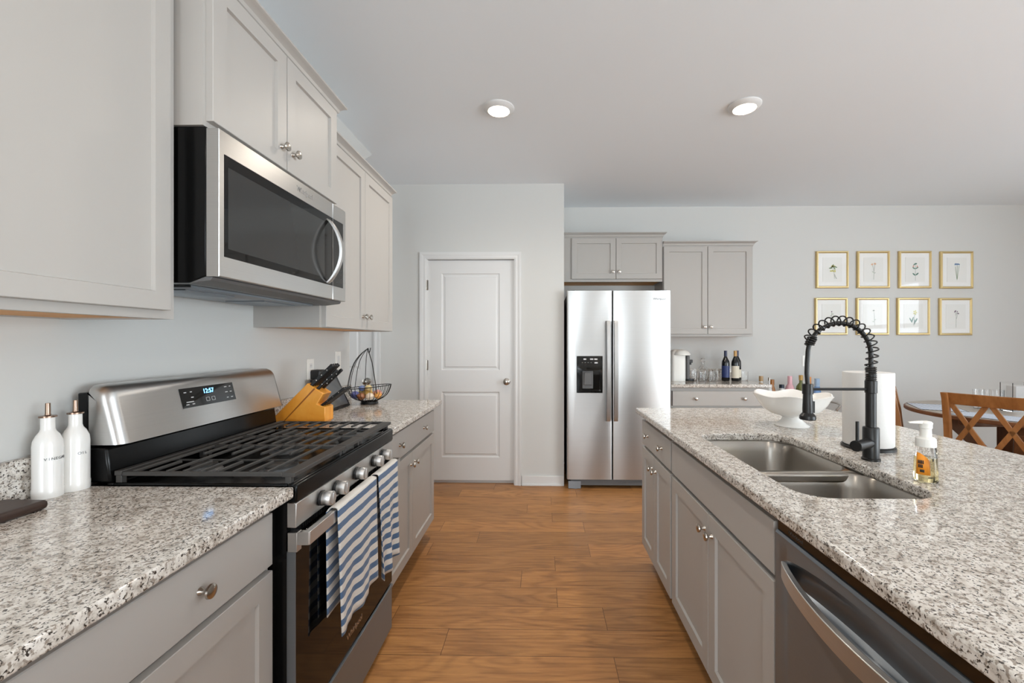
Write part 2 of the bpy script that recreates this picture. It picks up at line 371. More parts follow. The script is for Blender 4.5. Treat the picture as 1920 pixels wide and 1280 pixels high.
panel_door(1, -1.041, -0.250, 2.05, -0.316, (1.82, 1.09, .25), -1.050)
casing(1, -1.046, -0.245, 2.056)
panel_door(2, -2.33, -1.536, 2.05, -1.600, (), 0)
casing(2, -2.335, -1.531, 2.056)
mb = MB()
for a in ((-1.046, -1.041), (-.250, -.245), (-2.335, -2.33), (-1.536, -1.531)): mb.box(a[0], a[1], YP + .004, YP + .12, 0, 2.055)
mb.box(-1.046, -.245, YP + .06, YP + .12, 0, .03); struct(mb.build('trim_3', 'trim'))

# ------------------------------------------------------------------ cabinets
def shaker(fm, u0, u1, v0, v1, parent, rail=.052, t=.02):
    mb = MB()
    R = lambda d, w_: [fm(*p, w_) for p in ((u0 + d, v0 + d), (u1 - d, v0 + d), (u1 - d, v1 - d), (u0 + d, v1 - d))]
    mb.loft([R(0, -t), R(0, -.0015), R(.0015, 0), R(rail, 0), R(rail + .003, -.009)])
    return mb.build('door', 'cab', parent, ang=20)
def slab(fm, u0, u1, v0, v1, parent, t=.02, name='drawer'):
    mb = MB(); R = lambda d, w_: [fm(*p, w_) for p in ((u0 + d, v0 + d), (u1 - d, v0 + d), (u1 - d, v1 - d), (u0 + d, v1 - d))]
    mb.loft([R(0, -t), R(0, -.002), R(.002, 0)]); return mb.build(name, 'cab', parent, ang=20)
def knob(fm, u, v, parent, name='knob'):
    c = Vector(fm(u, v, 0)); ax = Vector(fm(u, v, 1)) - c
    MB().lathe([(.009, 0), (.008, .003), (.0052, .008), (.005, .014), (.0125, .018), (.0155, .022), (.0145, .026), (.008, .0285), (.001, .029)], c, ax, 24).build(name, 'nickel', parent)
def crown(fm, u0, u1, z0, depth, parent, end0=False, end1=True, h=.048, out=.036):
    prof = [(0, 0), (.004, 0), (.004, .008), (.010, .012), (.013, .024), (.026, .036), (out - .003, .039), (out, .041), (out, h), (0, h)]
    def path(o, z):
        p = []
        if end1: p.append(fm(u1 + o, z0 + z, -depth))
        p.append(fm(u1 + (o if end1 else 0), z0 + z, -.02 + o)); p.append(fm(u0 - (o if end0 else 0), z0 + z, -.02 + o))
        if end0: p.append(fm(u0 - o, z0 + z, -depth))
        return p
    n = len(path(0, 0))
    MB().loft([[path(o, z)[k] for o, z in prof] for k in range(n)]).build('crown_molding', 'cab', parent, ang=20)
def wallcab(fm, u0, u1, z0, z1, depth, label, doors, dz, loc, knobs, crn=None, group='upper cabinets', under=True, rail=.052):
    t = thing('wall_cabinet', label, 'cabinet', loc, group)
    mb = MB(); a0, a1, b0, b1 = u0 + .016, u1 - .016, -depth, -.042
    Q = lambda z, c: [fm(c[0], z, c[2]), fm(c[1], z, c[2]), fm(c[1], z, c[3]), fm(c[0], z, c[3])]
    O_ = (u0, u1, -depth - .0, -.0205); I_ = (a0, a1, -depth + .002, b1)
    mb.loft([Q(z1, O_), Q(z0, O_), Q(z0, I_), Q(z0 + .011, I_)]); mb.build('body', 'cab', t)
    if under: lab(MB().fbox(fm, u0 + .016, u1 - .016, z0 + .004, z0 + .010, -depth + .003, -.043).build('underside', 'rawwood', t), 'unpainted orange wood underside')
    for (a, b), k in zip(doors, knobs):
        d = shaker(fm, a, b, dz[0], dz[1], t, rail)
        if k is not None: knob(fm, k, dz[0] + .07, d)
    if crn: crown(fm, u0, u1, z1, depth, t, *crn)
    return t
wallcab(LF(-.980), .53, 1.144, 1.366, 2.285, .32, 'large close grey wall cabinet cropped by the left edge, beside the microwave', [(.56, 1.113)], (1.388, 2.27), (-1.16, .84, 1.366), [.585], (False, False), rail=.046)
wallcab(LF(-.902), 1.147, 1.899, 1.897, 2.322, .398, 'short grey two-door wall cabinet directly above the microwave', [(1.157, 1.498), (1.502, 1.868)], (1.912, 2.318), (-1.1, 1.52, 1.897), [1.466, 1.534], (True, True))
wallcab(LF(-.978), 1.903, 2.790, 1.370, 2.252, .322, 'tall grey two-door wall cabinet on the left wall above the knife block', [(1.924, 2.352), (2.356, 2.787)], (1.372, 2.249), (-1.15, 2.35, 1.37), [2.322, 2.386], (False, True))
wallcab(BF(4.24), .208, 1.203, 1.900, 2.338, .33, 'short grey two-door wall cabinet above the refrigerator', [(.302, .737), (.742, 1.192)], (1.926, 2.330), (.7, 4.4, 1.9), [.708, .770], (False, True))
wallcab(BF(4.24), 1.207, 2.091, 1.356, 2.248, .33, 'tall grey two-door wall cabinet right of the refrigerator above the wine bottles', [(1.212, 1.640), (1.645, 2.073)], (1.380, 2.244), (1.65, 4.4, 1.356), [1.611, 1.672], (False, True))

def basecab(fm, u0, u1, depth, label, loc, drawers, dk, doors, knobs, group='lower cabinets', dname='drawer', hgt=.8835):
    t = thing('base_cabinet', label, 'cabinet', loc, group)
    mb = MB(); mb.fbox(fm, u0, u1, .115, hgt, -depth, -.0215); mb.build('body', 'cab', t, bevel=.001)
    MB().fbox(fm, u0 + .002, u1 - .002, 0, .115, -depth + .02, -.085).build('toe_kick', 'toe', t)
    for a, b in drawers:
        d = slab(fm, a, b, .713, .850, t, name=dname)
        for k in dk: knob(fm, k, .783, d)
    for (a, b), k in zip(doors, knobs):
        d = shaker(fm, a, b, .128, .697, t, .055)
        if k is not None: knob(fm, k, .632, d)
    return t
basecab(LF(-.715), .22, 1.136, .58, 'nearest grey base cabinet at bottom left under the granite, beside the oven', (-1.0, .68, 0), [(.235, 1.124)], (.455, .882), [(.235, .678), (.682, 1.124)], [.64, .72])
basecab(LF(-.715), 1.906, 2.842, .58, 'grey base cabinet past the oven, below the knife block and fruit basket', (-1.0, 2.37, 0), [(1.925, 2.828)], (2.14, 2.58), [(1.925, 2.358), (2.362, 2.828)], [2.325, 2.395])
basecab(RF(.590), 1.951, 2.522, .70, 'narrow grey island cabinet at the far end with one drawer over two doors', (.95, 2.23, 0), [(1.966, 2.51)], (2.1, 2.37), [(1.966, 2.242), (2.246, 2.51)], [2.212, 2.278])
basecab(RF(.590), 1.083, 1.949, .70, 'wide grey island sink cabinet with a plain false drawer front', (.95, 1.52, 0), [(1.094, 1.94)], (), [(1.094, 1.518), (1.522, 1.94)], [1.486, 1.552], dname='false_front', hgt=.66)
t = thing('base_cabinet', 'grey base cabinet behind the island under the wine bottles', 'cabinet', (1.65, 4.25, 0), 'lower cabinets')
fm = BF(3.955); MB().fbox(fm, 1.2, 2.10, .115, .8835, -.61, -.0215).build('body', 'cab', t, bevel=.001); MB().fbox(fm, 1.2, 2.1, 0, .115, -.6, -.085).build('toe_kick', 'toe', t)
d = slab(fm, 1.21, 2.09, .713, .850, t); knob(fm, 1.42, .780, d); knob(fm, 1.865, .780, d)
for a, b, k in ((1.21, 1.648, 1.62), (1.652, 2.09, 1.68)): knob(fm, k, .632, shaker(fm, a, b, .128, .697, t))
t = thing('island_panel', 'grey end panel closing the island beyond the dishwasher', 'panel', (.95, .1, 0))
MB().box(.60, 1.29, -.25, .468, 0, .8835).build('body', 'cab', t)

# ------------------------------------------------------------------ granite tops
def top(label, loc, x0, x1, y0, y1, splash=None, hole=None):
    t = thing('countertop', label, 'countertop', loc, 'granite worktops')
    bm = bmesh.new(); z1 = .914; z0 = .884
    def loop(pts, z):
        vs = [bm.verts.new((p[0], p[1], z)) for p in pts]; return vs, [bm.edges.new((vs[i], vs[(i + 1) % len(vs)])) for i in range(len(vs))]
    for z in (z1, z0):
        E = loop([(x0, y0), (x1, y0), (x1, y1), (x0, y1)], z)[1]
        if hole: E += loop(hole, z)[1]
        bmesh.ops.triangle_fill(bm, edges=E, use_beauty=True)
    mb = MB(); mb.bm.free(); mb.bm = bm; bm.verts.ensure_lookup_table()
    n = 4 + (len(hole) if hole else 0); V = bm.verts[:]
    def side(i0, k):
        for i in range(k): mb.f([V[i0 + i], V[i0 + (i + 1) % k], V[n + i0 + (i + 1) % k], V[n + i0 + i]])
    side(0, 4)
    if hole: side(4, len(hole))
    mb.build('slab', 'granite', t, bevel=.006, seg=3)
    for b in (splash or []): MB().box(*b).build('backsplash', 'granite', t, bevel=.003)
    return t
top('granite worktop in the left foreground, near side of the oven', (-.98, .4, .884), XL + .001, -.668, -.3, 1.1425, [(XL + .001, XL + .021, -.3, 1.1425, .9145, 1.016)])
top('granite worktop past the oven holding the knife block', (-.98, 2.38, .884), XL + .001, -.668, 1.9025, 2.857, [(XL + .001, XL + .021, 1.9025, 2.857, .9145, 1.016)])
HOLE = rrect(.660, 1.022, 1.085, 1.835, .085, 8)
top('large granite island top with the sink cutout', (1.11, 1.1, .884), .557, 1.665, -.3, 2.535, None, HOLE[::-1])
top('granite worktop along the back wall right of the refrigerator', (1.67, 4.25, .884), 1.185, 2.105, 3.925, YB - .001, [(1.185, 2.105, YB - .021, YB - .001, .9145, 1.016)])

# ------------------------------------------------------------------ sink
t = thing('sink', 'undermount double-bowl stainless steel sink in the island', 'sink', (.84, 1.46, .70))
ym = 1.405
def basin(y0, y1, depth):
    mb = MB(); x0, x1 = .652, 1.030
    L_ = [(0, .8825, .075), (.004, .878, .075), (.012, .84, .075), (.022, .884 - depth + .04, .07), (.034, .884 - depth + .012, .06), (.06, .884 - depth, .05)]
    mb.loft([[(p[0], p[1], z) for p in rrect(x0 + d, x1 - d, y0 + d, y1 - d, r, 8)] for d, z, r in L_], cap0=False)
    mb.lathe([(.045, .884 - depth + .0005), (.04, .884 - depth + .004), (.03, .884 - depth + .001), (.001, .884 - depth + .001)], ((x0 + x1) / 2 + .03, (y0 + y1) / 2, 0), seg=24, cap0=False)
    return mb.build('basin', 'sink', t, ang=60)
basin(1.078, ym - .009, .20); basin(ym + .009, 1.843, .18)
MB().box(.6535, 1.0285, ym - .022, ym + .022, .852, .8815).build('divider', 'sink', t, bevel=.008, seg=3)
mb = MB(); o_ = rrect(.645, 1.037, 1.07, 1.85, .09, 8); i_ = rrect(.653, 1.029, 1.079, 1.842, .082, 8)
mb.loft([[(p[0], p[1], z) for p in q] for q, z in ((o_, .8832), (i_, .8832), (i_, .876), (o_, .876))], cap0=False, cap1=False); mb.build('rim', 'sink', t)

# ------------------------------------------------------------------ faucet
fx, fy = 1.091, 1.432
t = thing('faucet', 'tall matte black spring-neck kitchen faucet on the island', 'faucet', (fx, fy, .914))
MB().lathe([(.0265, .9142), (.0265, .920), (.0232, .923), (.0232, 1.02), (.0215, 1.023), (.0150, 1.024), (.0150, 1.135), (.0172, 1.137), (.0172, 1.176), (.0135, 1.178), (.0135, 1.2)], (fx, fy, 0)).build('post', 'faucet', t)
mb = MB(); mb.cyl((fx - .012, fy - .008, .972), (fx - .062, fy - .037, .972), .0162); mb.cyl((fx - .063, fy - .0375, .972), (fx - .088, fy - .052, .972), .0175); mb.cyl((fx - .078, fy - .046, .985), (fx - .078, fy - .046, 1.05), .0050); mb.build('lever', 'faucet', t, bevel=.0012)
sx = fx - .207
ctrl = []
for i in range(41):
    a = PI * i / 40; rx = (fx - sx) / 2
    ctrl.append((fx - rx + rx * math.cos(a), fy, 1.262 + .105 * math.sin(a)))
path = [(fx, fy, 1.19), (fx, fy, 1.225)] + ctrl
hose = path + [(sx - .002, fy, 1.235), (sx - .003, fy, 1.20), (sx, fy, 1.165), (sx + .002, fy, 1.14)]
MB().tube(hose, .0070, 12).build('hose', 'faucet', t)
def resample(P, n):
    P = [Vector(p) for p in P]; d = [0]
    for a, b in zip(P, P[1:]): d.append(d[-1] + (b - a).length)
    out = []
    for i in range(n):
        s = d[-1] * i / (n - 1); k = max(j for j in range(len(d)) if d[j] <= s + 1e-9); k = min(k, len(P) - 2)
        out.append((P[k].lerp(P[k + 1], (s - d[k]) / max(1e-9, d[k + 1] - d[k])), (P[k + 1] - P[k]).normalized()))
    return out
def coil(P, turns, r, wr, n, off=0):
    pts = []
    for i, (p, tg) in enumerate(resample(P, n)):
        a = 2 * PI * turns * i / (n - 1); e1 = Vector((0, 1, 0)); e2 = tg.cross(e1)
        o_ = Vector((p.x - (fx + sx) / 2, 0, p.z - 1.24)).normalized() * off * min(1, 6 * i / n); pts.append(p + o_ + (e1 * math.cos(a) + e2 * math.sin(a)) * r)
    return pts
mb = MB(); mb.tube(coil([(fx, fy, 1.178), (fx, fy, 1.222)], 7, .0138, .0026, 130), .0024, 6)
arc = path[1:37]; mb.tube(coil(arc, 16, .0160, .0022, 480, .0075), .0023, 6)
q = resample(path, 100); k0 = 88
mb.tube(coil([x[0] for x in q[84:92]], 4, .0125, .003, 80), .0027, 6); mb.build('spring', 'faucet', t)
MB().tube([(fx - .012, fy, 1.148), (sx + .010, fy, 1.148)], .0045, 10).lathe([(.0162, 1.132), (.0162, 1.165), (.012, 1.165), (.012, 1.132)], (sx, fy, 0)).build('support_arm', 'faucet', t)
MB().lathe([(.010, 1.145), (.0138, 1.13), (.0155, 1.085), (.0155, 1.070), (.0238, 1.060), (.0245, 1.050), (.0225, 1.047), (.001, 1.047)][::-1], (sx, fy, 0)).box(sx + .014, sx + .020, fy - .006, fy + .006, 1.07, 1.108).build('spray_head', 'faucet', t)

# ------------------------------------------------------------------ paper towels, soap, bowl
rx_, ry_ = 1.208, 1.60
t = thing('paper_towel_holder', 'white paper towel roll on a black stand behind the faucet', 'paper towels', (rx_, ry_, .914))
MB().lathe([(.083, .9142), (.083, .922), (.080, .925), (.01, .925), (.007, .93), (.007, 1.20), (.010, 1.205), (.006, 1.212)], (rx_, ry_, 0)).build('stand', 'faucet', t)
MB().lathe([(.020, .927), (.0755, .927), (.0775, .93), (.0775, 1.19), (.0755, 1.193), (.020, 1.193), (.020, .927)], (rx_, ry_, 0), seg=48, cap0=False, cap1=False).build('paper_roll', 'paper', t)
px, py = 1.080, 1.218
t = thing('soap_dispenser', 'clear foaming hand soap bottle with white pump and orange label', 'soap', (px, py, .914))
B = [(.026, .0), (.0285, .004), (.0285, .02), (.027, .06), (.024, .09), (.0225, .10), (.0215, .104)]
MB().lathe([(r, .9145 + h) for r, h in B], (px, py, 0), sc=(1.0, .9), cap1=False).lathe([(r - .0015, .9155 + h) for r, h in B], (px, py, 0), sc=(1.0, .9), cap1=False).build('bottle', glass('soap_bottle_plastic', ior=1.15), t)
MB().lathe([(r - .002, .9165 + h) for r, h in B[:4]] + [(.0245, .983), (.001, .983)], (px, py, 0), sc=(1, .9)).build('liquid', glass('pale_yellow_soap', (246, 230, 178), 0, 1.3), t)
MB().lathe([(.0225, 1.012), (.023, 1.016), (.0225, 1.034), (.019, 1.038), (.0135, 1.039), (.0125, 1.062), (.0145, 1.064), (.0145, 1.072), (.0155, 1.078), (.012, 1.082), (.001, 1.0825)], (px, py, 0)).build('collar', 'wplastic', t)
MB().loft([[(px + .008, py - .008, 1.073), (px + .008, py + .008, 1.073), (px + .008, py + .007, 1.083), (px + .008, py - .007, 1.083)], [(px - .02, py - .006, 1.076), (px - .02, py + .006, 1.076), (px - .02, py + .005, 1.083), (px - .02, py - .005, 1.083)], [(px - .048, py - .004, 1.077), (px - .048, py + .004, 1.077), (px - .048, py + .003, 1.081), (px - .048, py - .003, 1.081)]]).build('pump', 'wplastic', t, bevel=.001)
col('orange_label', (240, 150, 34)); col('label_ink', (44, 36, 34))
def wrap(mb, a0, a1, z0, z1, r0, r1, n=8, trim=None):
    rows = []
    for i in range(n + 1):
        a = math.radians(a0 + (a1 - a0) * i / n); zt = z1 if not trim else z0 + (z1 - z0) * (1 - trim * (i / n) ** 2)
        rows.append([(px + math.cos(a) * (r0 + (r1 - r0) * s), py + .9 * math.sin(a) * (r0 + (r1 - r0) * s), .9145 + z0 + (zt - z0) * s) for s in (0, .5, 1)])
    mb.loft(rows, False, False, closed=False)
mb = MB(); wrap(mb, 185, 252, .022, .082, .0292, .0262, 8, .35); lb = mb.build('label', 'orange_label', t, solid=.0003)
mb = MB()
for a0, a1, z0, z1 in ((196, 201, .052, .062), (203, 208, .052, .062), (210, 216, .052, .062), (218, 223, .052, .062), (198, 204, .041, .050), (206, 211, .041, .050), (213, 219, .041, .050), (206, 226, .029, .036)): wrap(mb, a0, a1, z0, z1, .0296, .0292, 3)
mb.build('label_lettering', 'label_ink', lb, solid=.0003)
bx, by = 1.165, 2.005
t = thing('pedestal_bowl', 'white footed ceramic bowl with a wavy rim on the island', 'bowl', (bx, by, .914))
mb = MB(); rings = []
prof = [(.070, 0), (.072, .004), (.058, .014), (.043, .030), (.039, .044), (.052, .050), (.090, .062), (.120, .084), (.140, .112), (.154, .138), (.165, .153), (.159, .155), (.146, .137), (.132, .113), (.112, .088), (.085, .070), (.001, .060)]
for i, (r, h) in enumerate(prof):
    k = max(0, (h - .10) / .055) if i > 5 else 0
    rings.append([(bx + math.cos(2 * PI * j / 64) * (r * (1 + .05 * k * math.cos(6 * 2 * PI * j / 64))), by + math.sin(2 * PI * j / 64) * (r * (1 + .05 * k * math.cos(6 * 2 * PI * j / 64))), .9143 + h * .96 + .006 * k * math.cos(6 * 2 * PI * j / 64)) for j in range(64)])
mb.loft(rings); mb.build('bowl', 'white', t, ang=50)

# ------------------------------------------------------------------ dishwasher
t = thing('dishwasher', 'stainless steel dishwasher with a bowed bar handle in the island', 'dishwasher', (.95, .775, 0))
MB().box(.64, 1.28, .472, 1.062, .10, .878).build('tub', 'bplastic', t); MB().box(.66, 1.2, .48, 1.07, 0, .099).build('toe_kick', 'bplastic', t)
MB().box(.592, .64, .476, 1.077, .838, .862).build('control_strip', 'bglass', t)
text('brand_lettering', 'Whirlpool', t, .014, (.5918, 1.005, .850), (0, -1, 0), (0, 0, 1), 'logod', .0002)
y0, y1 = .476, 1.077; mb = MB(); NY = 40; ys = [y0 + (y1 - y0) * i / NY for i in range(NY + 1)]
def bow(y):
    s = (y - (y0 + .03)) / (y1 - y0 - .06); return max(0, math.sin(PI * min(1, max(0, s)))) 
rows = []
for y in ys:
    b = bow(y); dpt = .034 * b ** .6; zt = .772; zm = .772 + .040 * b ** .6
    rows.append([(.585, y, .112), (.585, y, .722), (.585 + dpt * .9, y, .735), (.585 + dpt, y, .757), (.585 + dpt * .7, y, zt + .012 * b), (.585, y, zm + .002), (.585, y, .832), (.589, y, .838), (.62, y, .838), (.62, y, .112)])
mb.loft(rows); mb.build('door_panel', 'steel_d', t, ang=30)
rows = []
for y in [y0 + .028 + (y1 - y0 - .056) * i / 40 for i in range(41)]:
    b = bow(y); ox = .583 - .046 * b ** .8; rows.append([(ox + .012, y, .733), (ox, y, .734), (ox, y, .772), (ox + .012, y, .774)])
MB().loft(rows).build('handle', 'steel', t, bevel=.0015)

# ------------------------------------------------------------------ range
Y0, Y1 = 1.1465, 1.8985
t = thing('gas_range', 'stainless and black freestanding gas range between the left worktops', 'stove', (-.98, 1.5225, 0))
MB().box(-1.275, -.692, Y0, Y1, .03, .8995).build('body', 'black', t)
mb = MB(); mb.box(-1.19, -.690, Y0, Y1, .900, .910); mb.box(-1.19, -1.172, Y0, Y1, .9095, .919); mb.box(-.690, -.672, Y0, Y1, .9095, .919); mb.box(-1.172, -.690, Y0, Y0 + .012, .9095, .919); mb.box(-1.172, -.690, Y1 - .012, Y1, .9095, .919); mb.box(-.690, -.664, Y0, Y1, .868, .916); mb.build('cooktop', 'black', t, bevel=.004)
MB().prism([(-1.190, .918), (-1.178, .918), (-1.190, 1.014), (-1.23, 1.014), (-1.275, 1.014), (-1.275, .918)], lambda a, b, c: (a, c, b), Y0, Y1 - .012).build('riser', 'black', t, bevel=.006)
pr = [(-1.152, 1.022), (-1.185, 1.150), (-1.190, 1.165), (-1.200, 1.178), (-1.216, 1.186), (-1.24, 1.187), (-1.24, 1.022)]
mb = MB(); rows = []
for y, s in ((Y0 + .001, .0), (Y0 + .004, .5), (Y0 + .014, .85), (Y0 + .03, 1), (Y1 - .03, 1), (Y1 - .014, .85), (Y1 - .004, .5), (Y1 - .001, 0)):
    rows.append([(x if k >= 5 else x - .030 * (1 - s), y, z if z < 1.03 else z - .022 * (1 - s)) for k, (x, z) in enumerate(pr)])
mb.loft(rows); bgd = mb.build('backguard', 'steel', t, ang=40)
MB().box(-1.272, -1.2405, Y0 + .001, Y1 - .001, 1.0125, 1.165).build('rear_housing', 'black', t, bevel=.004)
n_ = Vector((.128, 0, .033)).normalized(); up_ = Vector((-.033, 0, .128)).normalized(); yd = Vector((0, 1, 0))
def onbg(y, z, o=0): k = (z - 1.022) / .128; return Vector((-1.152 - .033 * k, y, z)) + n_ * o
mb = MB(); mb.loft([[onbg(a, b, o) for a, b in ((1.372, 1.086), (1.612, 1.086), (1.612, 1.150), (1.372, 1.150))] for o in (-.001, .0016)]); dsp = mb.build('display', 'bglass', t)
lab(text('clock_digits', '12:57', dsp, .022, onbg(1.490, 1.132, .002), yd, up_, 'led', .0002), 'blue glowing clock digits reading 12:57')
for a, b, wd in ((1.392, 1.136, .010), (1.416, 1.136, .008), (1.417, 1.118, .010), (1.392, 1.096, .012), (1.416, 1.096, .010), (1.572, 1.137, .012), (1.594, 1.137, .008), (1.572, 1.118, .012), (1.594, 1.118, .010), (1.572, 1.098, .008), (1.594, 1.098, .010), (1.404, 1.104, .03)):
    h_ = .0015; MB().loft([[onbg(a - wd / 2, b - h_, o), onbg(a + wd / 2, b - h_, o), onbg(a + wd / 2, b + h_, o), onbg(a - wd / 2, b + h_, o)] for o in (.0016, .0020)]).build('button_legend', 'legend', dsp)
for a in (1.480, 1.505):
    mb = MB()
    for dy, dz, hw, hh in ((0, .006, .007, .0006), (0, -.006, .007, .0006), (-.007, 0, .0006, .006), (.007, 0, .0006, .006)):
        mb.loft([[onbg(a + dy + i * hw, 1.104 + dz + j * hh, o) for i, j in ((-1, -1), (1, -1), (1, 1), (-1, 1))] for o in (.0016, .0020)])
    mb.build('button_legend', 'legend', dsp)
# control panel, knobs, vent, oven door, drawer
MB().prism([(-.692, .799), (-.667, .799), (-.665, .866), (-.692, .868)], lambda a, b, c: (a, c, b), Y0 + .001, Y1 - .001).build('control_panel', 'steel', t, bevel=.002)
for y in (1.280, 1.372, 1.522, 1.682, 1.776):
    c = (-.6655, y, .833); mb = MB(); mb.lathe([(.0225, 0), (.0225, .006), (.020, .008)], c, (1, 0, 0), 28)
    mb.mi = 1; mb.lathe([(.0215, .008), (.0212, .034), (.0195, .0365)], c, (1, 0, 0), 32); mb.box(-.6655 + .030, -.6655 + .0405, y - .006, y + .006, .8155, .8505)
    mb.build('control_knob', ['bplastic', 'steel'], t, bevel=.0015)
mb = MB(); mb.box(-.70, -.684, Y0 + .02, Y1 - .02, .770, .797)
for i in range(64):
    if i % 9 != 8: mb.box(-.684, -.680, Y0 + .06 + i * .0098, Y0 + .065 + i * .0098, .775, .793)
mb.build('vent_strip', 'bplastic', t)
mb = MB(); mb.box(-.692, -.6675, Y0 + .002, Y1 - .002, .236, .792 - .02); od = mb.build('oven_door', 'ovenglass', t, bevel=.003)
MB().box(-.6925, -.668, Y0 + .0015, Y0 + .006, .236, .735).box(-.6925, -.668, Y1 - .006, Y1 - .0015, .236, .735).build('side_trim', 'steel_d', od)
mb = MB(); mb.box(-.690, -.664, Y0 + .0012, Y0 + .024, .733, .786); mb.box(-.690, -.664, Y1 - .024, Y1 - .0012, .733, .786)
rows = []
for y, x in ((Y0 + .0015, -.652), (Y0 + .003, -.634), (Y0 + .006, -.630), (Y1 - .006, -.630), (Y1 - .003, -.634), (Y1 - .0015, -.652)):
    rows.append([(x - .018, y, .754), (x, y, .752), (x, y, .788), (x - .018, y, .787)])
mb.loft(rows)
for a in (Y0 + .003, Y1 - .025): mb.box(-.668, -.640, a, a + .022, .756, .784)
mb.build('door_handle', 'steel', od, bevel=.0015, ang=20)
text('brand_lettering', 'Whirlpool', od, .030, (-.6670, 1.515, .285), (0, 1, 0), (0, 0, 1), 'logo', .0003)
MB().box(-.692, -.668, Y0 + .002, Y1 - .002, .03, .226).box(-.668, -.664, Y0 + .002, Y1 - .002, .21, .226).build('storage_drawer', 'steel_d', t, bevel=.003)
# grates and burners
def grate(a, b, nbars, name='grate'):
    mb = MB(); zt = .952; xs0, xs1 = -1.172, -.672
    mb.box(xs0, xs0 + .020, a, b, .938, zt - .001); mb.box(xs1 - .036, xs1, a, b, .936, zt - .004)
    mb.box(xs0 + .0215, xs1 - .0355, a + .0003, a + .009, .937, zt - .003); mb.box(xs0 + .0215, xs1 - .0355, b - .009, b - .0003, .937, zt - .003)
    for x, y in ((xs0 + .01, a + .01), (xs0 + .01, b - .01), (xs1 - .02, a + .01), (xs1 - .02, b - .01)): mb.box(x - .008, x + .008, y - .008, y + .008, .9102, .9385)
    n = nbars; wl = (b - a)
    for i in range(9):
        x = xs0 + .046 + i * .0465
        r = .0046
        if i % 2 == 0 or wl < .2: segs = [(a + .009, b - .009)]
        else: segs = [(a + .009, a + wl * .36), (b - wl * .36, b - .009)]
        for p, q in segs: mb.loft([[(x - r, y_, zt - .0095), (x + r, y_, zt - .0095), (x + r * .75, y_, zt - .001), (x - r * .75, y_, zt - .001)] for y_ in (p, q)])
    if wl > .2:
        for f_ in (.5,):
            y = a + wl * f_; mb.box(xs0, xs1, y - .003, y + .003, .936, zt - .0100)
    return mb.build(name, 'iron', t, bevel=.0015)
grate(Y0 + .004, 1.457, 9); grate(1.459, 1.598, 5); grate(1.600, Y1 - .004, 9)
for x, y, r in ((-1.04, 1.30, .036), (-.80, 1.30, .048), (-.92, 1.528, .042), (-1.04, 1.75, .045), (-.80, 1.75, .036)):
    b_ = MB().lathe([(r * 1.35, .9103), (r * 1.25, .914), (r, .918), (r, .924)], (x, y, 0)).build('burner', 'gplastic', t)
    MB().lathe([(r * .95, .9242), (r * .95, .930), (r * .8, .933), (.001, .933)], (x, y, 0)).build('burner_cap', 'iron', b_)

# ------------------------------------------------------------------ dish towels
def dishtowel(label, ya, yb, zf, zb, m, amp, ph, lean):
    cx, zc = -.6395, .770
    mb = MB(); NU = 26; prof = []
    for i in range(14): prof.append((cx - .0145, zb + (zc + .016 - zb) * i / 13, -1))
    for a in range(1, 8): th = PI - PI * a / 8; prof.append((cx + .0145 * math.cos(th), zc + .020 + .006 * math.sin(th), 0))
    for i in range(20): prof.append((cx + .0145, zc + .016 - (zc + .016 - zf) * i / 19, 1))
    rows = []
    for x, z, sgn in prof:
        fall = max(0, (zc - z) / .38); r = []
        for k in range(NU + 1):
            s = k / NU; y = ya + (yb - ya) * s + lean * fall * (.5 - s) * .5 + (-.014 if sgn < 0 else 0)
            fold = amp * fall * (math.sin(s * 2 * PI * 2.0 + ph) + .4 * math.sin(s * 2 * PI * 4.3 + ph)) * (1 if sgn > 0 else .0)
            dz = -.022 * fall * (1 - s) * (sgn > 0) + .006 * fall * math.sin(s * 7 + ph)
            xx = x + (abs(amp) * .6 * fall + fold if sgn > 0 else 0)
            r.append((xx, y, z + dz))
        rows.append(r)
    mb.loft(rows, False, False, closed=False)
    return tag(mb.build('dish_towel', m, None, solid=.0028, ang=70), label, 'towel', 'striped dish towels')
dishtowel('wider longer blue-striped dish towel, the nearer one on the oven handle', 1.300, 1.606, .412, .46, 'towel', .007, .6, .03)
dishtowel('narrower blue-striped dish towel, the farther one on the oven handle', 1.628, 1.842, .395, .52, 'towel2', .010, 2.1, .06)

# ------------------------------------------------------------------ microwave
t = thing('microwave', 'stainless over-the-range microwave hanging above the stove', 'microwave', (-1.09, 1.526, 1.465))
MB().prism([(-1.298, 1.467), (-.965, 1.467), (-.925, 1.484), (-.917, 1.484), (-.917, 1.895), (-1.298, 1.895)], lambda a, b, c: (a, c, b), 1.151, 1.900).build('body', 'black', t, bevel=.003)
MB().box(-1.25, -1.0, 1.20, 1.85, 1.4605, 1.4668).box(-1.2, -1.05, 1.24, 1.44, 1.457, 1.4605).box(-1.2, -1.05, 1.6, 1.8, 1.457, 1.4605).build('vent_panel', 'steel_d', t)
MB().prism([(-.964, 1.4665), (-.919, 1.4835), (-.898, 1.4825), (-.905, 1.474)], lambda a, b, c: (a, c, b), 1.152, 1.899).build('front_grille', 'gplastic', t)
mb = MB()
def ringface(mb, fm, o, i, w0, w1, wi):
    R = lambda b, w_: [fm(*p, w_) for p in ((b[0], b[2]), (b[1], b[2]), (b[1], b[3]), (b[0], b[3]))]
    mb.loft([R(o, w0), R(o, w1 - .002), R((o[0] + .002, o[1] - .002, o[2] + .002, o[3] - .002), w1), R(i, w1), R(i, wi)])
fm = LF(-.880)
ringface(mb, fm, (1.150, 1.7855, 1.484, 1.889), (1.168, 1.7850, 1.541, 1.826), -.035, 0, -.003)
mwd = mb.build('door', 'steel', t, ang=20)
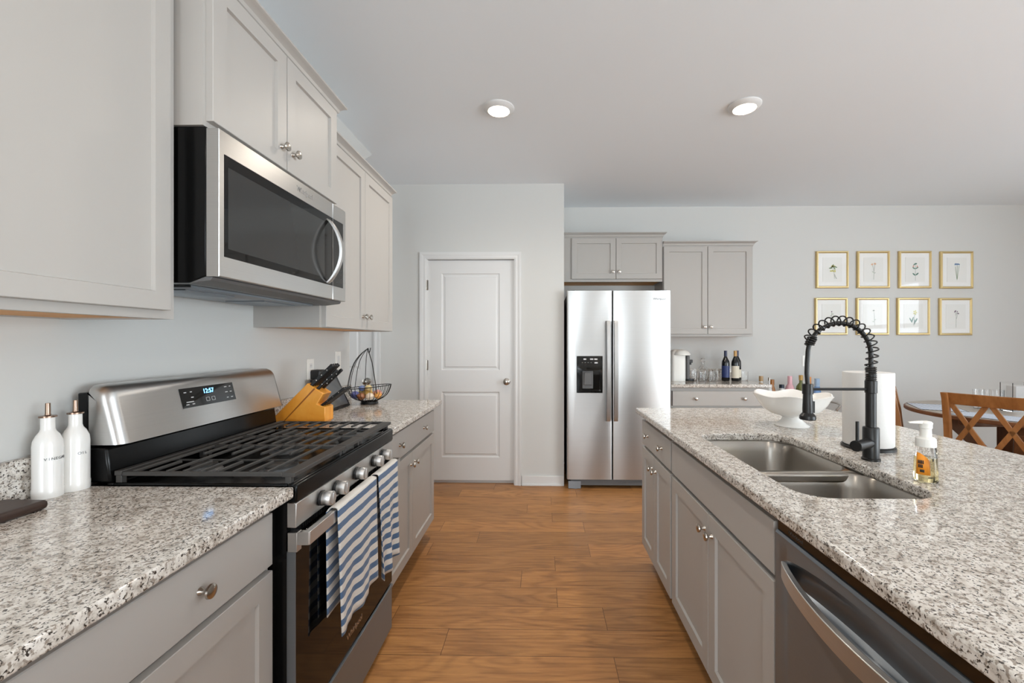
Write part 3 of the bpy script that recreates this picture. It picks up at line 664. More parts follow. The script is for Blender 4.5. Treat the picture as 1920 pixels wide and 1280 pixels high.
mb = MB().fbox(fm, 1.1685, 1.7848, 1.5415, 1.8255, -.003, -.0012); wn = mb.build('window_glass', 'bglass', mwd)
MB().fbox(fm, 1.185, 1.720, 1.566, 1.795, -.0012, -.0008).build('window_screen', 'mwscreen', mwd)
mb = MB(); ringface(mb, fm, (1.787, 1.903, 1.484, 1.889), (1.7875, 1.879, 1.541, 1.826), -.035, 0, -.003); cp = mb.build('control_panel', 'steel', t, ang=20)
MB().fbox(fm, 1.788, 1.8785, 1.5415, 1.8255, -.003, -.0012).build('panel_glass', 'bglass', cp)
mb = MB()
for i in range(6):
    for j in range(3): mb.fbox(fm, 1.822 + j * .018, 1.828 + j * .018, 1.56 + i * .018, 1.562 + i * .018, -.0012, -.0008)
mb.build('key_legends', 'ink', cp)
rows = []
for i in range(25):
    s = i / 24; z = 1.546 + (1.812 - 1.546) * s; b = math.sin(PI * s) ** .75; x = -.878 + .060 * b; rows.append([(x - .012, 1.735, z), (x, 1.737, z), (x, 1.757, z), (x - .012, 1.759, z)])
MB().loft(rows).build('door_handle', 'steel', mwd, bevel=.002)
text('brand_lettering', 'Whirlpool', mwd, .026, (-.8795, 1.575, 1.858), (0, 1, 0), (0, 0, 1), 'logo', .0006)

# ------------------------------------------------------------------ refrigerator
t = thing('refrigerator', 'stainless side-by-side refrigerator with ice and water dispenser', 'refrigerator', (.683, 4.15, 0))
MB().box(.242, 1.124, 3.845, 4.55, .03, 1.742).build('cabinet', plain('fridge_side', (70, 70, 71), .5), t)
fm = BF(3.78); DX0, DX1, DZ0, DZ1 = .312, .542, .851, 1.178
mb = MB()
def fdoor(u0, u1, hole=None):
    mb = MB(); R = lambda a0, a1, b0, b1, w_: [fm(*p, w_) for p in ((a0, b0), (a1, b0), (a1, b1), (a0, b1))]
    z0, z1 = .086, 1.755
    if hole is None: mb.loft([R(u0, u1, z0, z1, -.06), R(u0, u1, z0, z1, -.012), R(u0 + .003, u1 - .003, z0, z1, -.003), R(u0 + .012, u1 - .012, z0, z1, 0)])
    else:
        h = hole; mb.loft([R(u0, u1, z0, z1, -.06), R(u0, u1, z0, z1, -.012), R(u0 + .003, u1 - .003, z0, z1, -.003), R(u0 + .012, u1 - .012, z0, z1, 0), R(h[0], h[1], h[2], h[3], 0), R(h[0] + .003, h[1] - .003, h[2] + .003, h[3] - .003, -.05)])
    return mb.build('door', 'steel_f', t, ang=30)
dl = fdoor(.228, .624, (DX0, DX1, DZ0, DZ1)); dr = fdoor(.631, 1.141)
dsp = MB().fbox(fm, DX0 + .003, DX1 - .003, 1.055, DZ1 - .003, -.049, -.001).build('dispenser_panel', 'bglass', dl, bevel=.002)
MB().fbox(fm, DX0 + .0032, DX1 - .0032, DZ0 + .0032, 1.054, -.0498, -.046).fbox(fm, DX0 + .003, DX0 + .018, DZ0 + .003, 1.055, -.047, -.002).fbox(fm, DX1 - .018, DX1 - .003, DZ0 + .003, 1.055, -.047, -.002).fbox(fm, DX0 + .018, DX1 - .018, DZ0 + .003, DZ0 + .018, -.047, -.004).build('dispenser_cavity', 'bglass', dl)
MB().fbox(fm, .365, .462, .885, 1.045, -.046, -.030).prism([(.378, .92), (.45, .92), (.445, 1.03), (.383, 1.03)], fm, -.030, -.016).build('dispenser_paddle', 'gplastic', dl, bevel=.004)
mb = MB()
for a, b, hw, hh in ((.385, 1.150, .012, .006), (.445, 1.150, .014, .006), (.482, 1.150, .014, .006), (.484, 1.118, .014, .006)): mb.fbox(fm, a - hw, a + hw, b - hh, b + hh, -.001, -.0004)
for i in range(4): mb.fbox(fm, .36 + i * .026, .364 + i * .026, 1.118, 1.122, -.001, -.0004)
mb.build('dispenser_buttons', 'legend', dl)
for d, u in ((dl, .590), (dr, .655)):
    mb = MB(); rows = []
    for z, o in ((.604, .0), (.606, .03), (.64, .040), (1.05, .050), (1.455, .040), (1.486, .03), (1.488, .0)): rows.append([fm(u - .020, z, max(0, o - .016)), fm(u - .016, z, o), fm(u + .016, z, o), fm(u + .020, z, max(0, o - .016))])
    mb.loft(rows); mb.build('handle', 'steel_f', d, bevel=.002)
text('brand_lettering', 'Whirlpool', dr, .026, (1.040, 3.7795, 1.681), (1, 0, 0), (0, 0, 1), 'logod', .0004)
mb = MB().box(.26, 1.11, 3.80, 3.86, .03, .084)
for i in range(14): mb.box(.55 + i * .04, .58 + i * .04, 3.797, 3.80, .05, .062)
mb.build('base_grille', 'gplastic', t); 
for x in (.30, 1.07): MB().box(x - .06, x + .05, 3.788, 3.84, .004, .07).cyl((x, 3.82, 0), (x, 3.82, .01), .03).build('foot', 'steel_d', t)
MB().box(.24, .30, 3.83, 3.93, 1.743, 1.765).box(1.06, 1.12, 3.83, 3.93, 1.743, 1.765).build('hinge_cover', 'gplastic', t)

# ------------------------------------------------------------------ left worktop things
def cruet(label, word, x, y, flip):
    t = thing('cruet', label, 'bottle', (x, y, .9143), 'oil and vinegar cruets')
    MB().lathe([(.0280, 0), (.0288, .003), (.0288, .022), (.0280, .024), (.0280, .128), (.0265, .142), (.021, .156), (.0150, .165), (.0133, .172), (.0131, .200), (.001, .200)], (x, y, .9143), seg=40).build('bottle', 'white', t)
    MB().lathe([(.0165, .2002), (.0165, .204), (.006, .206), (.0052, .21), (.0048, .236), (.0035, .236), (.0035, .21)], (x, y, .9143)).build('pourer', 'copper', t)
    a = math.atan2(-y, -x); a += flip; r = .0286
    n = len(word); st = .0066 / r
    for i, ch in enumerate(word):
        b = a + (i - (n - 1) / 2) * st; c = Vector((x + math.cos(b) * r, y + math.sin(b) * r, .9143 + .098))
        text('lettering', ch, t, .0095, c, (-math.sin(b), math.cos(b), 0), (0, 0, 1), 'ink', .0002)
cruet('white ceramic cruet marked VINEGAR, the left one by the stove', 'VINEGAR', -1.2485, 1.058, .55)
cruet('white ceramic cruet marked OIL, touching the stove side', 'OIL', -1.238, 1.1125, .5)
t = thing('cutting_board', 'dark wooden board lying at the left edge of the granite', 'board', (-1.21, .74, .9143))
MB().box(-1.268, -1.157, .48, .985, .9145, .936).build('board', 'darkwood', t, bevel=.009, seg=4)
# knife block
t = thing('knife_block', 'honey bamboo knife block with black handled knives by the stove', 'knife block', (-1.13, 2.055, .9143), local=True)
prof = [(-.100, .0), (.105, .0), (.130, .022), (.130, .088), (.092, .102), (.122, .150), (.046, .198), (-.133, .022)]
MB().prism(prof, lambda a, b, c: (a, c, b), -.038, .038).build('block', 'block', t, bevel=.003)
MB().prism([(-.086, .003), (-.080, .003), (.084, .172), (.078, .176)], lambda a, b, c: (a, c, b), -.0385, -.0379).build('dark_seam', plain('dark_lamination', (150, 84, 24), .4), t)
ax = Vector((.72, 0, .69)).normalized()
def handle(px_, pz_, y, l, wd, ax=ax):
    p = Vector((px_, y, pz_)); mb = MB(); mb.bar(p - ax * .01, p + ax * l, wd, .013, (-.69, 0, .72)); k = mb.build('knife', 'bplastic', t, bevel=.004)
    mb = MB()
    for s in (.25, .5, .75): q_ = p + ax * l * s; mb.cyl(q_ + Vector((0, -.0072, 0)), q_ + Vector((0, .0072, 0)), .0028, seg=8)
    mb.build('rivet', 'nickel', k)
for y in (-.027, -.009, .009, .027): handle(.062, .188, y, .138, .018)
for y in (-.022, .022): handle(.088, .171, y, .128, .015)
for y in (-.028, -.009, .009, .028): handle(.112, .096, y, .135, .0125, Vector((.80, 0, .60)))
t.location = (-1.128, 1.996, .9145); t.rotation_euler = (0, 0, math.radians(-2)); 
# smart display leaning on wall
t = thing('smart_display', 'dark framed tablet display leaning back behind the knife block', 'tablet', (-1.2, 2.45, .9143))
n1 = Vector((.19, 0, .085)).normalized()
def sd(y, s, o): return Vector((-1.165 - .085 * s, y, .918 + .180 * s)) + n1 * o
mb = MB(); mb.loft([[sd(a, b, o) for a, b in ((2.30, 0), (2.585, 0), (2.585, 1), (2.30, 1))] for o in (-.012, 0)]); f_ = mb.build('frame', 'bplastic', t, bevel=.002)
mb = MB(); mb.loft([[sd(a, b, o) for a, b in ((2.318, .08), (2.567, .08), (2.567, .92), (2.318, .92))] for o in (0, .0006)]); mb.build('screen', plain('grey_screen', (84, 86, 88), .08), f_)
MB().prism([(-1.245, .9148), (-1.18, .9148), (-1.235, 1.03), (-1.262, 1.05)], lambda a, b, c: (a, c, b), 2.38, 2.50).build('kickstand', 'bplastic', t)
# outlets
def plate(label, fm, u, v, cat='outlet', kind='outlet'):
    t = thing('wall_' + kind, label, cat, fm(u, v, 0))
    MB().fbox(fm, u - .036, u + .036, v - .058, v + .058, .0003, .005).build('plate', 'wplastic', t, bevel=.002)
    mb = MB()
    if kind == 'outlet':
        for dz in (.02, -.02):
            mb.fbox(fm, u - .013, u + .013, v + dz - .013, v + dz + .013, .005, .0062)
            for du in (-.005, .005): mb.mi = 1; mb.fbox(fm, u + du - .001, u + du + .001, v + dz - .003, v + dz + .005, .0062, .0066); mb.mi = 0
    else: mb.fbox(fm, u - .015, u + .015, v - .03, v + .03, .005, .007)
    mb.build('socket' if kind == 'outlet' else 'rocker', ['trim', 'ink'], t)
wl = LF(XL)
plate('white wall outlet above the knife block with a black charger in it', wl, 2.375, 1.150)
mb = MB().fbox(wl, 2.365, 2.435, 1.092, 1.146, .0068, .060); tag(mb.build('charger', 'bplastic', None, bevel=.006), 'black cube charger plugged in behind the knife handles', 'charger')
plate('white light switch on the left wall behind the wire basket', wl, 2.70, 1.185, 'switch', 'switch')
plate('white light switch on the back wall left of the gold frames', BF(YB), 2.80, 1.10, 'switch', 'switch')
# wire basket
gx, gy = -1.085, 2.675
t = thing('fruit_basket', 'black wire fruit basket with tall banana hook on the far worktop', 'basket', (gx, gy, .9143))
MB().lathe([(.052, .9146), (.054, .918), (.05, .930), (.047, .930), (.05, .918)], (gx, gy, 0), cap0=False, cap1=False).build('base_ring', 'faucet', t)
a_, b_ = .134, .112
def rim(th):
    x = a_ * math.cos(th); return Vector((gx + x, gy + b_ * math.sin(th), 1.022 + .012 * math.cos(th)))
mb = MB(); mb.tube([rim(2 * PI * i / 48) for i in range(48)], .0026, 6, True)
for i in range(26):
    th = 2 * PI * i / 26; R_ = rim(th); c = Vector((gx + .04 * math.cos(th), gy + .04 * math.sin(th), .931)); pts = []
    for k in range(7):
        s = k / 6; p = c.lerp(R_, s); bul = math.sin(PI * s) * .018; p.x += math.cos(th) * bul; p.y += math.sin(th) * bul; p.z -= math.sin(PI * s) * .014; pts.append(p)
    mb.tube(pts, .0015, 5)
mb.build('bowl_wires', 'faucet', t)
mb = MB(); apex = Vector((gx - .015, gy + .01, 1.262))
for i, th in enumerate((150, 172, 195, 218, 120)):
    R_ = rim(math.radians(th)); pts = []
    for k in range(11):
        s = k / 10; p = R_.lerp(apex, s); bl = math.sin(PI * s) * .034; p += Vector((math.cos(math.radians(th)), math.sin(math.radians(th)), 0)) * bl * .6; p.z += bl; pts.append(p)
    mb.tube(pts, .002, 6)
mb.tube([apex, apex + Vector((.03, -.005, -.09)), Vector((gx + .045, gy - .02, 1.05)), Vector((gx + .07, gy - .06, .985))], .0028, 6)
mb.tube([apex + Vector((.004, -.004, .002)), apex + Vector((.01, -.012, -.02)), apex + Vector((.016, -.02, -.03)), apex + Vector((.022, -.02, -.015)), apex + Vector((.026, -.02, .004))], .003, 6)
mb.build('banana_hook', 'faucet', t)
for i, (dx, dy, dz, r, c, nme, tx) in enumerate([(-.075, -.035, .062, .030, (92, 100, 160), 'purple-blue', 'left end'), (-.03, -.055, .055, .028, (150, 96, 62), 'brown', 'front left'), (.022, -.05, .055, .028, (238, 222, 200), 'cream', 'front middle'), (.065, -.03, .060, .026, (226, 160, 84), 'orange', 'front right'), (-.02, .02, .070, .034, (206, 170, 92), 'yellow', 'centre'), (.04, .03, .064, .030, (212, 150, 140), 'pink', 'back right'), (-.06, .04, .066, .030, (206, 186, 120), 'straw-coloured', 'back left'), (.0, -.012, .104, .024, (226, 206, 150), 'pale yellow', 'top'), (-.048, .0, .100, .022, (120, 140, 190), 'light blue', 'upper left')]):
    mname = 'wrap_%d' % i; col(mname, c, .35)
    o = MB().lathe([(.001, -r * .8), (r * .6, -r * .62), (r, 0), (r * .7, r * .55), (r * .2, r * .8), (.001, r * .82)], (gx + dx, gy + dy, .9143 + dz - .004), (.2 * math.sin(i * 2), .3 * math.cos(i), 1), 16).build('snack', mname, None)
    tag(o, 'small %s wrapped snack at the %s of the wire basket' % (nme, tx), 'snack', 'snacks in the wire basket')

# ------------------------------------------------------------------ back counter things
ct = .9145
def lathe_thing(name, label, cat, x, y, z, parts, group=None, sc=(1, 1)):
    t = thing(name, label, cat, (x, y, z), group)
    for nme, m, pf in parts: MB().lathe([(r, z + h) for r, h in pf], (x, y, 0), seg=24, sc=sc).build(nme, m, t)
    return t
col('bottle_dark', (18, 20, 22), .1); col('blue_wine_label', (38, 54, 104), .4); col('cream_label', (222, 214, 196), .6); col('navy_foil', (34, 40, 74), .3); col('tan_foil', (190, 150, 92), .4)
wine = [(.034, 0), (.0365, .004), (.0365, .175), (.034, .195), (.022, .222), (.0145, .240), (.0135, .285), (.0145, .287), (.0145, .298), (.001, .299)]
def winebottle(label, x, y, foil, lab_m, z0, z1):
    return lathe_thing('wine_bottle', label, 'bottle', x, y, ct, [('glass', 'bottle_dark', wine), ('foil', foil, [(.0150, .245), (.0148, .29), (.0152, .30), (.001, .3005)]), ('paper_label', lab_m, [(.0368, z0), (.0368, z1)])], 'wine bottles')
winebottle('wine bottle with blue label and navy foil, leftmost of three', 1.838, 4.29, 'navy_foil', 'blue_wine_label', .035, .15)
winebottle('wine bottle with tan foil and cream label, middle of three', 1.925, 4.27, 'tan_foil', 'cream_label', .03, .15)
winebottle('wine bottle with dark foil and cream label, rightmost of three', 1.985, 4.36, 'navy_foil', 'cream_label', .03, .11)
t = thing('coffee_maker', 'white and grey pod coffee maker right of the refrigerator', 'coffee maker', (1.37, 4.3, ct))
mb = MB(); rows = []
for z, hw, yb in ((0, .075, 0), (.2, .075, 0), (.25, .074, 0), (.285, .062, 0), (.305, .04, 0), (.312, .012, 0)): rows.append([(1.362 + p[0], 4.33 + p[1], ct + z) for p in rrect(-hw, hw, -hw * 1.2, hw * 1.2, hw * .5, 5)])
mb.loft(rows); mb.build('housing', 'wplastic', t, ang=50)
MB().lathe([(.075, .255), (.088, .258), (.088, .268), (.07, .29), (.04, .306), (.001, .312)], (1.395, 4.285, ct)).build('lid', 'wplastic', t)
MB().box(1.437, 1.468, 4.24, 4.34, ct + .012, ct + .25).build('front_column', 'gplastic', t, bevel=.008)
MB().box(1.468, 1.505, 4.265, 4.315, ct + .18, ct + .21).cyl((1.49, 4.29, ct + .16), (1.49, 4.29, ct + .19), .01).cyl((1.46, 4.29, ct + .2), (1.46, 4.29, ct + .245), .022).build('spout', 'bplastic', t, bevel=.003)
MB().lathe([(.05, .001), (.052, .006), (.048, .022), (.001, .022)], (1.47, 4.28, ct)).build('drip_tray', 'bplastic', t)
tum = [(.028, 0), (.030, .004), (.034, .088), (.0325, .088), (.0285, .010), (.001, .009)]
g0 = None; gl = [(1.555, 4.38, 'clear glass tumbler nearest the coffee maker'), (1.60, 4.27, 'clear glass tumbler in front of the left side of the decanter'), (1.745, 4.41, 'clear glass tumbler at the backsplash left of the wine bottles'), (1.705, 4.28, 'clear glass tumbler between the decanter and the wine bottles'), (1.785, 4.345, 'clear glass tumbler just left of the blue-label wine bottle'), (2.06, 4.36, 'clear glass tumbler right of the wine bottles')]
for x, y, lb in gl:
    if g0 is None:
        g0 = lathe_thing('drinking_glass', lb, 'glass', x, y, ct, [('tumbler', 'glass', tum)], 'tumblers on the back worktop')
    else: dup(g0, (x, y, ct), 0, lb)
lathe_thing('decanter', 'round clear glass decanter with stopper between the tumblers', 'decanter', 1.64, 4.36, ct, [('flask', 'glass', [(.035, 0), (.045, .004), (.046, .09), (.04, .125), (.018, .15), (.014, .17), (.018, .188), (.016, .188), (.012, .17), (.016, .15), (.037, .123), (.043, .09), (.042, .01), (.001, .008)]), ('stopper', 'glass', [(.010, .185), (.02, .193), (.024, .205), (.018, .22), (.001, .224)])])
# bar cart with bottles
t = thing('bar_cart', 'low chrome bar cart right of the back cabinet behind the island', 'cart', (2.47, 4.25, 0))
cz = .64
for x in (2.16, 2.79):
    for y in (4.08, 4.46): MB().cyl((x, y, .05), (x, y, cz + .03), .010).lathe([(.001, 0), (.02, .005), (.025, .025), (.02, .045), (.001, .05)], (x, y, 0)).build('leg', 'nickel', t)
for z in (.2, cz): MB().box(2.15, 2.80, 4.07, 4.47, z - .02, z - .002).build('shelf', 'trim', t, bevel=.003)
MB().tube([(2.79, 4.08, .655), (2.83, 4.09, .70), (2.845, 4.15, .712), (2.845, 4.39, .712), (2.83, 4.45, .70), (2.79, 4.46, .655)], .009, 8).build('push_handle', 'nickel', t)
def spirit(label, x, y, hh, r, rn, body, cap, capm, caph, grp='bottles on the bar cart'):
    return lathe_thing('liquor_bottle', label, 'bottle', x, y, cz, [('glass', body, [(r, 0), (r, hh * .58), (r * .85, hh * .68), (rn, hh * .78), (rn, hh - caph * .3)]), ('cap', capm, [(rn * cap, hh - caph), (rn * cap, hh - .002), (rn * cap * .85, hh), (.001, hh)])], grp)
for nme, c in (('pink_foil', (222, 176, 186)), ('green_glass', (96, 104, 52)), ('gold_foil', (186, 150, 84)), ('orange_foil', (232, 158, 96)), ('pale_blue_foil', (168, 196, 226)), ('amber_glass', (150, 96, 40)), ('dark_blue_cap', (38, 48, 62)), ('cork', (170, 140, 100)), ('pink_glass', (214, 168, 176)), ('blue_glass', (120, 160, 214)), ('peach_glass', (220, 160, 120)), ('smoke_glass', (70, 66, 58)), ('pale_glass', (206, 208, 208)), ('olive_cap', (104, 96, 56))): col(nme, c, .25)
spirit('stubby bottle with tan wooden stopper, leftmost behind the white bowl', 2.153, 4.22, .328, .04, .016, 'pale_glass', 1.2, 'cork', .05)
spirit('bottle with dark olive cap behind the white bowl beside the tan stopper', 2.195, 4.30, .288, .034, .015, 'smoke_glass', 1.15, 'olive_cap', .03)
spirit('clear bottle with a slim silver pourer behind the white bowl', 2.222, 4.20, .316, .026, .008, 'pale_glass', 1.3, 'nickel', .03)
spirit('amber bottle with orange-brown top behind the white bowl', 2.272, 4.25, .292, .036, .021, 'amber_glass', 1.1, 'amber_glass', .05)
spirit('bottle with square dark blue cap behind the white bowl', 2.37, 4.25, .243, .04, .021, 'pale_glass', 1.1, 'dark_blue_cap', .035)
spirit('bottle with pink foil neck behind the white bowl', 2.45, 4.25, .326, .042, .018, 'pink_glass', 1.15, 'pink_foil', .11)
spirit('green champagne bottle with gold foil top behind the white bowl', 2.557, 4.25, .335, .044, .0145, 'green_glass', 1.25, 'gold_foil', .05)
spirit('bottle with orange foil neck just right of the faucet hose', 2.648, 4.27, .316, .031, .017, 'peach_glass', 1.2, 'orange_foil', .10)
spirit('bottle with pale blue foil neck, rightmost behind the white bowl', 2.715, 4.25, .302, .033, .020, 'blue_glass', 1.15, 'pale_blue_foil', .08)

# ------------------------------------------------------------------ framed prints
for nme, c in (('leaf_green', (108, 140, 96)), ('leaf_teal', (84, 128, 112)), ('bloom_yellow', (206, 200, 104)), ('bloom_peach', (226, 184, 150)), ('bloom_red', (216, 146, 132)), ('bloom_blue', (126, 160, 200)), ('bloom_mauve', (132, 112, 130)), ('stem_grey', (150, 158, 146)), ('leaf_pale', (186, 196, 180))): col(nme, c, .9)
def art(mb, cx, cz_, ops):
    fm = BF(4.5515)
    for op in ops:
        mb.mi = op[0]
        if op[1] == 's':
            pts = op[2]
            for (a, b), (c, d) in zip(pts, pts[1:]):
                v = Vector((c - a, d - b)); n = Vector((-v.y, v.x)).normalized() * .0016
                mb.f([mb.v(fm(cx + p[0], cz_ + p[1], 0)) for p in ((a + n.x, b + n.y), (a - n.x, b - n.y), (c - n.x, d - n.y), (c + n.x, d + n.y))])
        else:
            a, b, l, w_, ang = op[2]; e = math.radians(ang)
            mb.f([mb.v(fm(cx + a + math.cos(2 * PI * k / 10) * l * math.cos(e) - math.sin(2 * PI * k / 10) * w_ * math.sin(e), cz_ + b + math.cos(2 * PI * k / 10) * l * math.sin(e) + math.sin(2 * PI * k / 10) * w_ * math.cos(e), 0)) for k in range(10)])
def E(m, *a): return (m, 'e', a)
def ST(m, *p): return (m, 's', p)
ARTS = [
 (['stem_grey', 'leaf_green', 'bloom_yellow'], [ST(0, (.02, -.09), (.015, -.02), (-.005, .05))] + [E(1, -.02 + .013 * i, .02 + .012 * (i % 3), .018, .006, 40 * i) for i in range(5)] + [E(2, -.015 + .01 * i, -.01 + .05 * (i % 2), .014, .007, 70 * i) for i in range(5)] + [E(0, .02 + .006 * i, -.05 - .012 * i, .007, .004, 50 * i) for i in range(4)], 'yellow-green leafy spray', 'top row, first from left'),
 (['stem_grey', 'leaf_pale', 'bloom_peach'], [ST(0, (0, -.1), (.004, -.02), (-.012, .055)), ST(0, (.004, -.01), (.014, .06)), E(2, -.016, .06, .012, .009, 20), E(2, .014, .066, .013, .010, -20), E(1, -.008, -.02, .012, .004, 150), E(1, .012, -.03, .010, .004, 30)], 'two peach blooms', 'top row, second from left'),
 (['stem_grey', 'leaf_teal', 'bloom_red'], [ST(0, (0, -.11), (0, .06)), E(1, -.015, .02, .018, .006, -30), E(1, .016, .022, .018, .006, 30), E(1, -.014, -.045, .020, .007, -40), E(1, .018, -.042, .020, .007, 40), E(2, -.02, .04, .010, .006, 60), E(2, .02, .038, .010, .006, 120), E(1, .004, .066, .014, .008, 10), E(1, -.012, .058, .010, .006, 40)], 'dark green leaves and red buds', 'top row, third from left'),
 (['stem_grey', 'leaf_green', 'bloom_blue'], [ST(1, (0, -.10), (.003, .05)), ST(1, (0, -.10), (-.014, .0), (-.018, .04)), ST(1, (0, -.10), (.014, -.01), (.022, .05))] + [E(2, -.02 + .01 * i, .062 + .004 * (i % 2), .007, .010, 20 * i) for i in range(5)], 'blue flower cluster on thin stems', 'top row, last on right'),
 (['stem_grey', 'leaf_pale', 'bloom_mauve'], [ST(0, (0, -.08), (.004, .05))] + [E(1, -.02 + .012 * i, -.01 + .02 * (i % 3), .010, .005, 45 * i) for i in range(5)] + [E(2, .002, .055, .007, .006, 0), E(1, .016, .03, .008, .005, 40)], 'pale sprig behind the faucet arc', 'bottom row, first'),
 (['stem_grey', 'leaf_pale', 'bloom_mauve'], [ST(0, (.02, -.09), (.012, .05)), E(0, .008, .066, .010, .008, 0), E(1, .022, -.03, .012, .004, 20), E(1, .004, -.05, .010, .004, 160)], 'very faint grey flower', 'bottom row, second from left'),
 (['stem_grey', 'leaf_teal', 'bloom_yellow'], [ST(1, (0, -.09), (.012, .04)), E(1, -.03, -.035, .030, .007, 120), E(1, -.012, -.03, .034, .007, 70), E(1, .022, -.04, .030, .008, 60), E(1, .008, -.05, .028, .006, 95)] + [E(2, .014 + .012 * math.cos(i * 1.25), .045 + .016 * math.sin(i * 1.25), .011, .006, 72 * i) for i in range(5)], 'yellow bloom over blue-green leaves', 'bottom row, third'),
 (['stem_grey', 'leaf_pale', 'bloom_mauve'], [ST(0, (0, -.11), (.002, .0), (-.004, .06)), ST(0, (.004, -.02), (.02, .04)), ST(0, (.002, .02), (.012, .06)), E(2, -.006, .062, .010, .008, 30), E(2, .022, .038, .011, .007, -20), E(2, .014, .058, .007, .005, 60), E(2, -.014, .054, .006, .005, 0)], 'small mauve flowers on a thin stem', 'bottom row, last')]
PX = [(3.069, 2.0635), (3.4965, 2.0625), (3.9285, 2.061), (4.359, 2.057), (3.058, 1.571), (3.4885, 1.570), (3.912, 1.570), (4.348, 1.567)]
for i, ((cx, cz_), (mats, ops, what, where)) in enumerate(zip(PX, ARTS)):
    hw, hh = .168, .195; t = thing('framed_print', 'gold framed print of %s, %s' % (what, where), 'picture', (cx, YB, cz_ - hh), 'gold framed botanical prints')
    mb = MB(); fm = BF(YB); R = lambda d, w_: [fm(*p, w_) for p in ((cx - hw + d, cz_ - hh + d), (cx + hw - d, cz_ - hh + d), (cx + hw - d, cz_ + hh - d), (cx - hw + d, cz_ + hh - d))]
    mb.loft([R(0, .001), R(0, .020), R(.006, .026), R(.014, .026), R(.022, .018), R(.022, .012)], cap1=False); mb.build('frame', 'gold', t, ang=20)
    p_ = MB().fbox(fm, cx - hw + .02, cx + hw - .02, cz_ - hh + .02, cz_ + hh - .02, .002, .0145).build('mat_board', 'mat', t)
    MB().fbox(fm, cx - .100, cx + .100, cz_ - .128, cz_ + .128, .0145, .0175).build('print', 'print', p_)
    mb = MB(); art(mb, cx, cz_ - .005, ops); mb.build('flower_drawing', mats, p_)
    MB().fbox(fm, cx - hw + .021, cx + hw - .021, cz_ - hh + .021, cz_ + hh - .021, .0195, .0205).build('glass_pane', 'pane', t)

# ------------------------------------------------------------------ dining set
tx, ty = 3.67, 3.36
t = thing('dining_table', 'round dining table with grey top and brown edge by the back wall', 'table', (tx, ty, 0))
MB().lathe([(.60, .728), (.655, .731), (.660, .736), (.660, .756), (.655, .760)], (tx, ty, 0), seg=96).build('rim', 'tablewood', t)
MB().lathe([(.648, .7601), (.645, .7625), (.001, .7625)], (tx, ty, 0), seg=96).build('tabletop', 'tabletop', t)
ped = MB(); ped.box(tx - .075, tx + .075, ty - .075, ty + .075, .06, .70); ped.box(tx - .40, tx + .40, ty - .05, ty + .05, .655, .727); ped.box(tx - .05, tx + .05, ty - .4, ty + .4, .655, .727); ped.build('post', 'pedestal', t, bevel=.004)
for dx, dy in ((.707, .707), (-.707, .707), (.707, -.707), (-.707, -.707)):
    MB().bar((tx + dx * .38, ty + dy * .38, .665), (tx + dx * .06, ty + dy * .06, .30), .075, .055, (0, 0, 1)).build('brace', 'pedestal', t, bevel=.003)
    MB().bar((tx + dx * .05, ty + dy * .05, .075), (tx + dx * .50, ty + dy * .50, .04), .08, .08, (0, 0, 1)).build('foot', 'pedestal', t, bevel=.006)
def chair(label):
    t = thing('dining_chair', label, 'chair', (0, 0, 0), 'chestnut dining chairs', local=True); hw = .215
    mb = MB(); mb.prism([(-.225, .21), (.225, .21), (.20, -.20), (-.20, -.20)], XY, .435, .462); mb.build('seat', 'chairwood', t, bevel=.01, seg=3)
    for s in (-1, 1):
        MB().loft([[(s * .195 + a * .02, .185 + b * .02, z) for a, b in ((-1, -1), (1, -1), (1, 1), (-1, 1))] for z in (0, .435)]).build('leg', 'chairwood', t, bevel=.003)
        MB().loft([[(s * hw + a * .019, y + b * .021, z) for a, b in ((-1, -1), (1, -1), (1, 1), (-1, 1))] for y, z in ((-.235, 0), (-.205, .25), (-.20, .45), (-.225, .70), (-.262, .90), (-.285, .945))]).build('back_post', 'chairwood', t, bevel=.004)
    mb = MB(); rows = []
    for i in range(9):
        x = -hw + 2 * hw * i / 8; c = .018 * (1 - (2 * i / 8 - 1) ** 2); rows.append([(x, -.249 - c, .862), (x, -.229 - c, .862), (x, -.262 - c, .945), (x, -.282 - c, .945)])
    mb.loft(rows); mb.build('top_rail', 'chairwood', t, bevel=.004)
    MB().box(-hw, hw, -.224, -.198, .515, .555).build('lower_rail', 'chairwood', t, bevel=.003)
    for a, b in ((-.195, -.012), (.012, .195)):
        for p, q in ((a, b), (b, a)): MB().bar((p, -.246, .872), (q, -.212, .545), .030, .014, (1, 0, 0)).build('cross_slat', 'chairwood', t, bevel=.002)
    for s in (-1, 1): MB().box(s * .205 - .01, s * .205 + .01, -.2, .18, .20, .225).build('stretcher', 'chairwood', t)
    MB().box(-.2, .2, .17, .19, .385, .435).build('apron', 'chairwood', t)
    return t
c0 = chair('cross-back wooden dining chair in front of the table, behind the island')
d = Vector((.86, .51)).normalized(); mid = Vector((2.980, 2.905)); ctr = mid + d * .285
c0.location = (ctr.x, ctr.y, 0); c0.rotation_euler = (0, 0, math.atan2(d.y, d.x) - PI / 2)
d2 = Vector((.76, -.65)).normalized(); m2 = Vector((3.06, 3.775)); ct2 = m2 + d2 * .26
dup(c0, (ct2.x, ct2.y, 0), math.atan2(d2.y, d2.x) - PI / 2, 'wooden dining chair mostly hidden behind the paper towel roll')
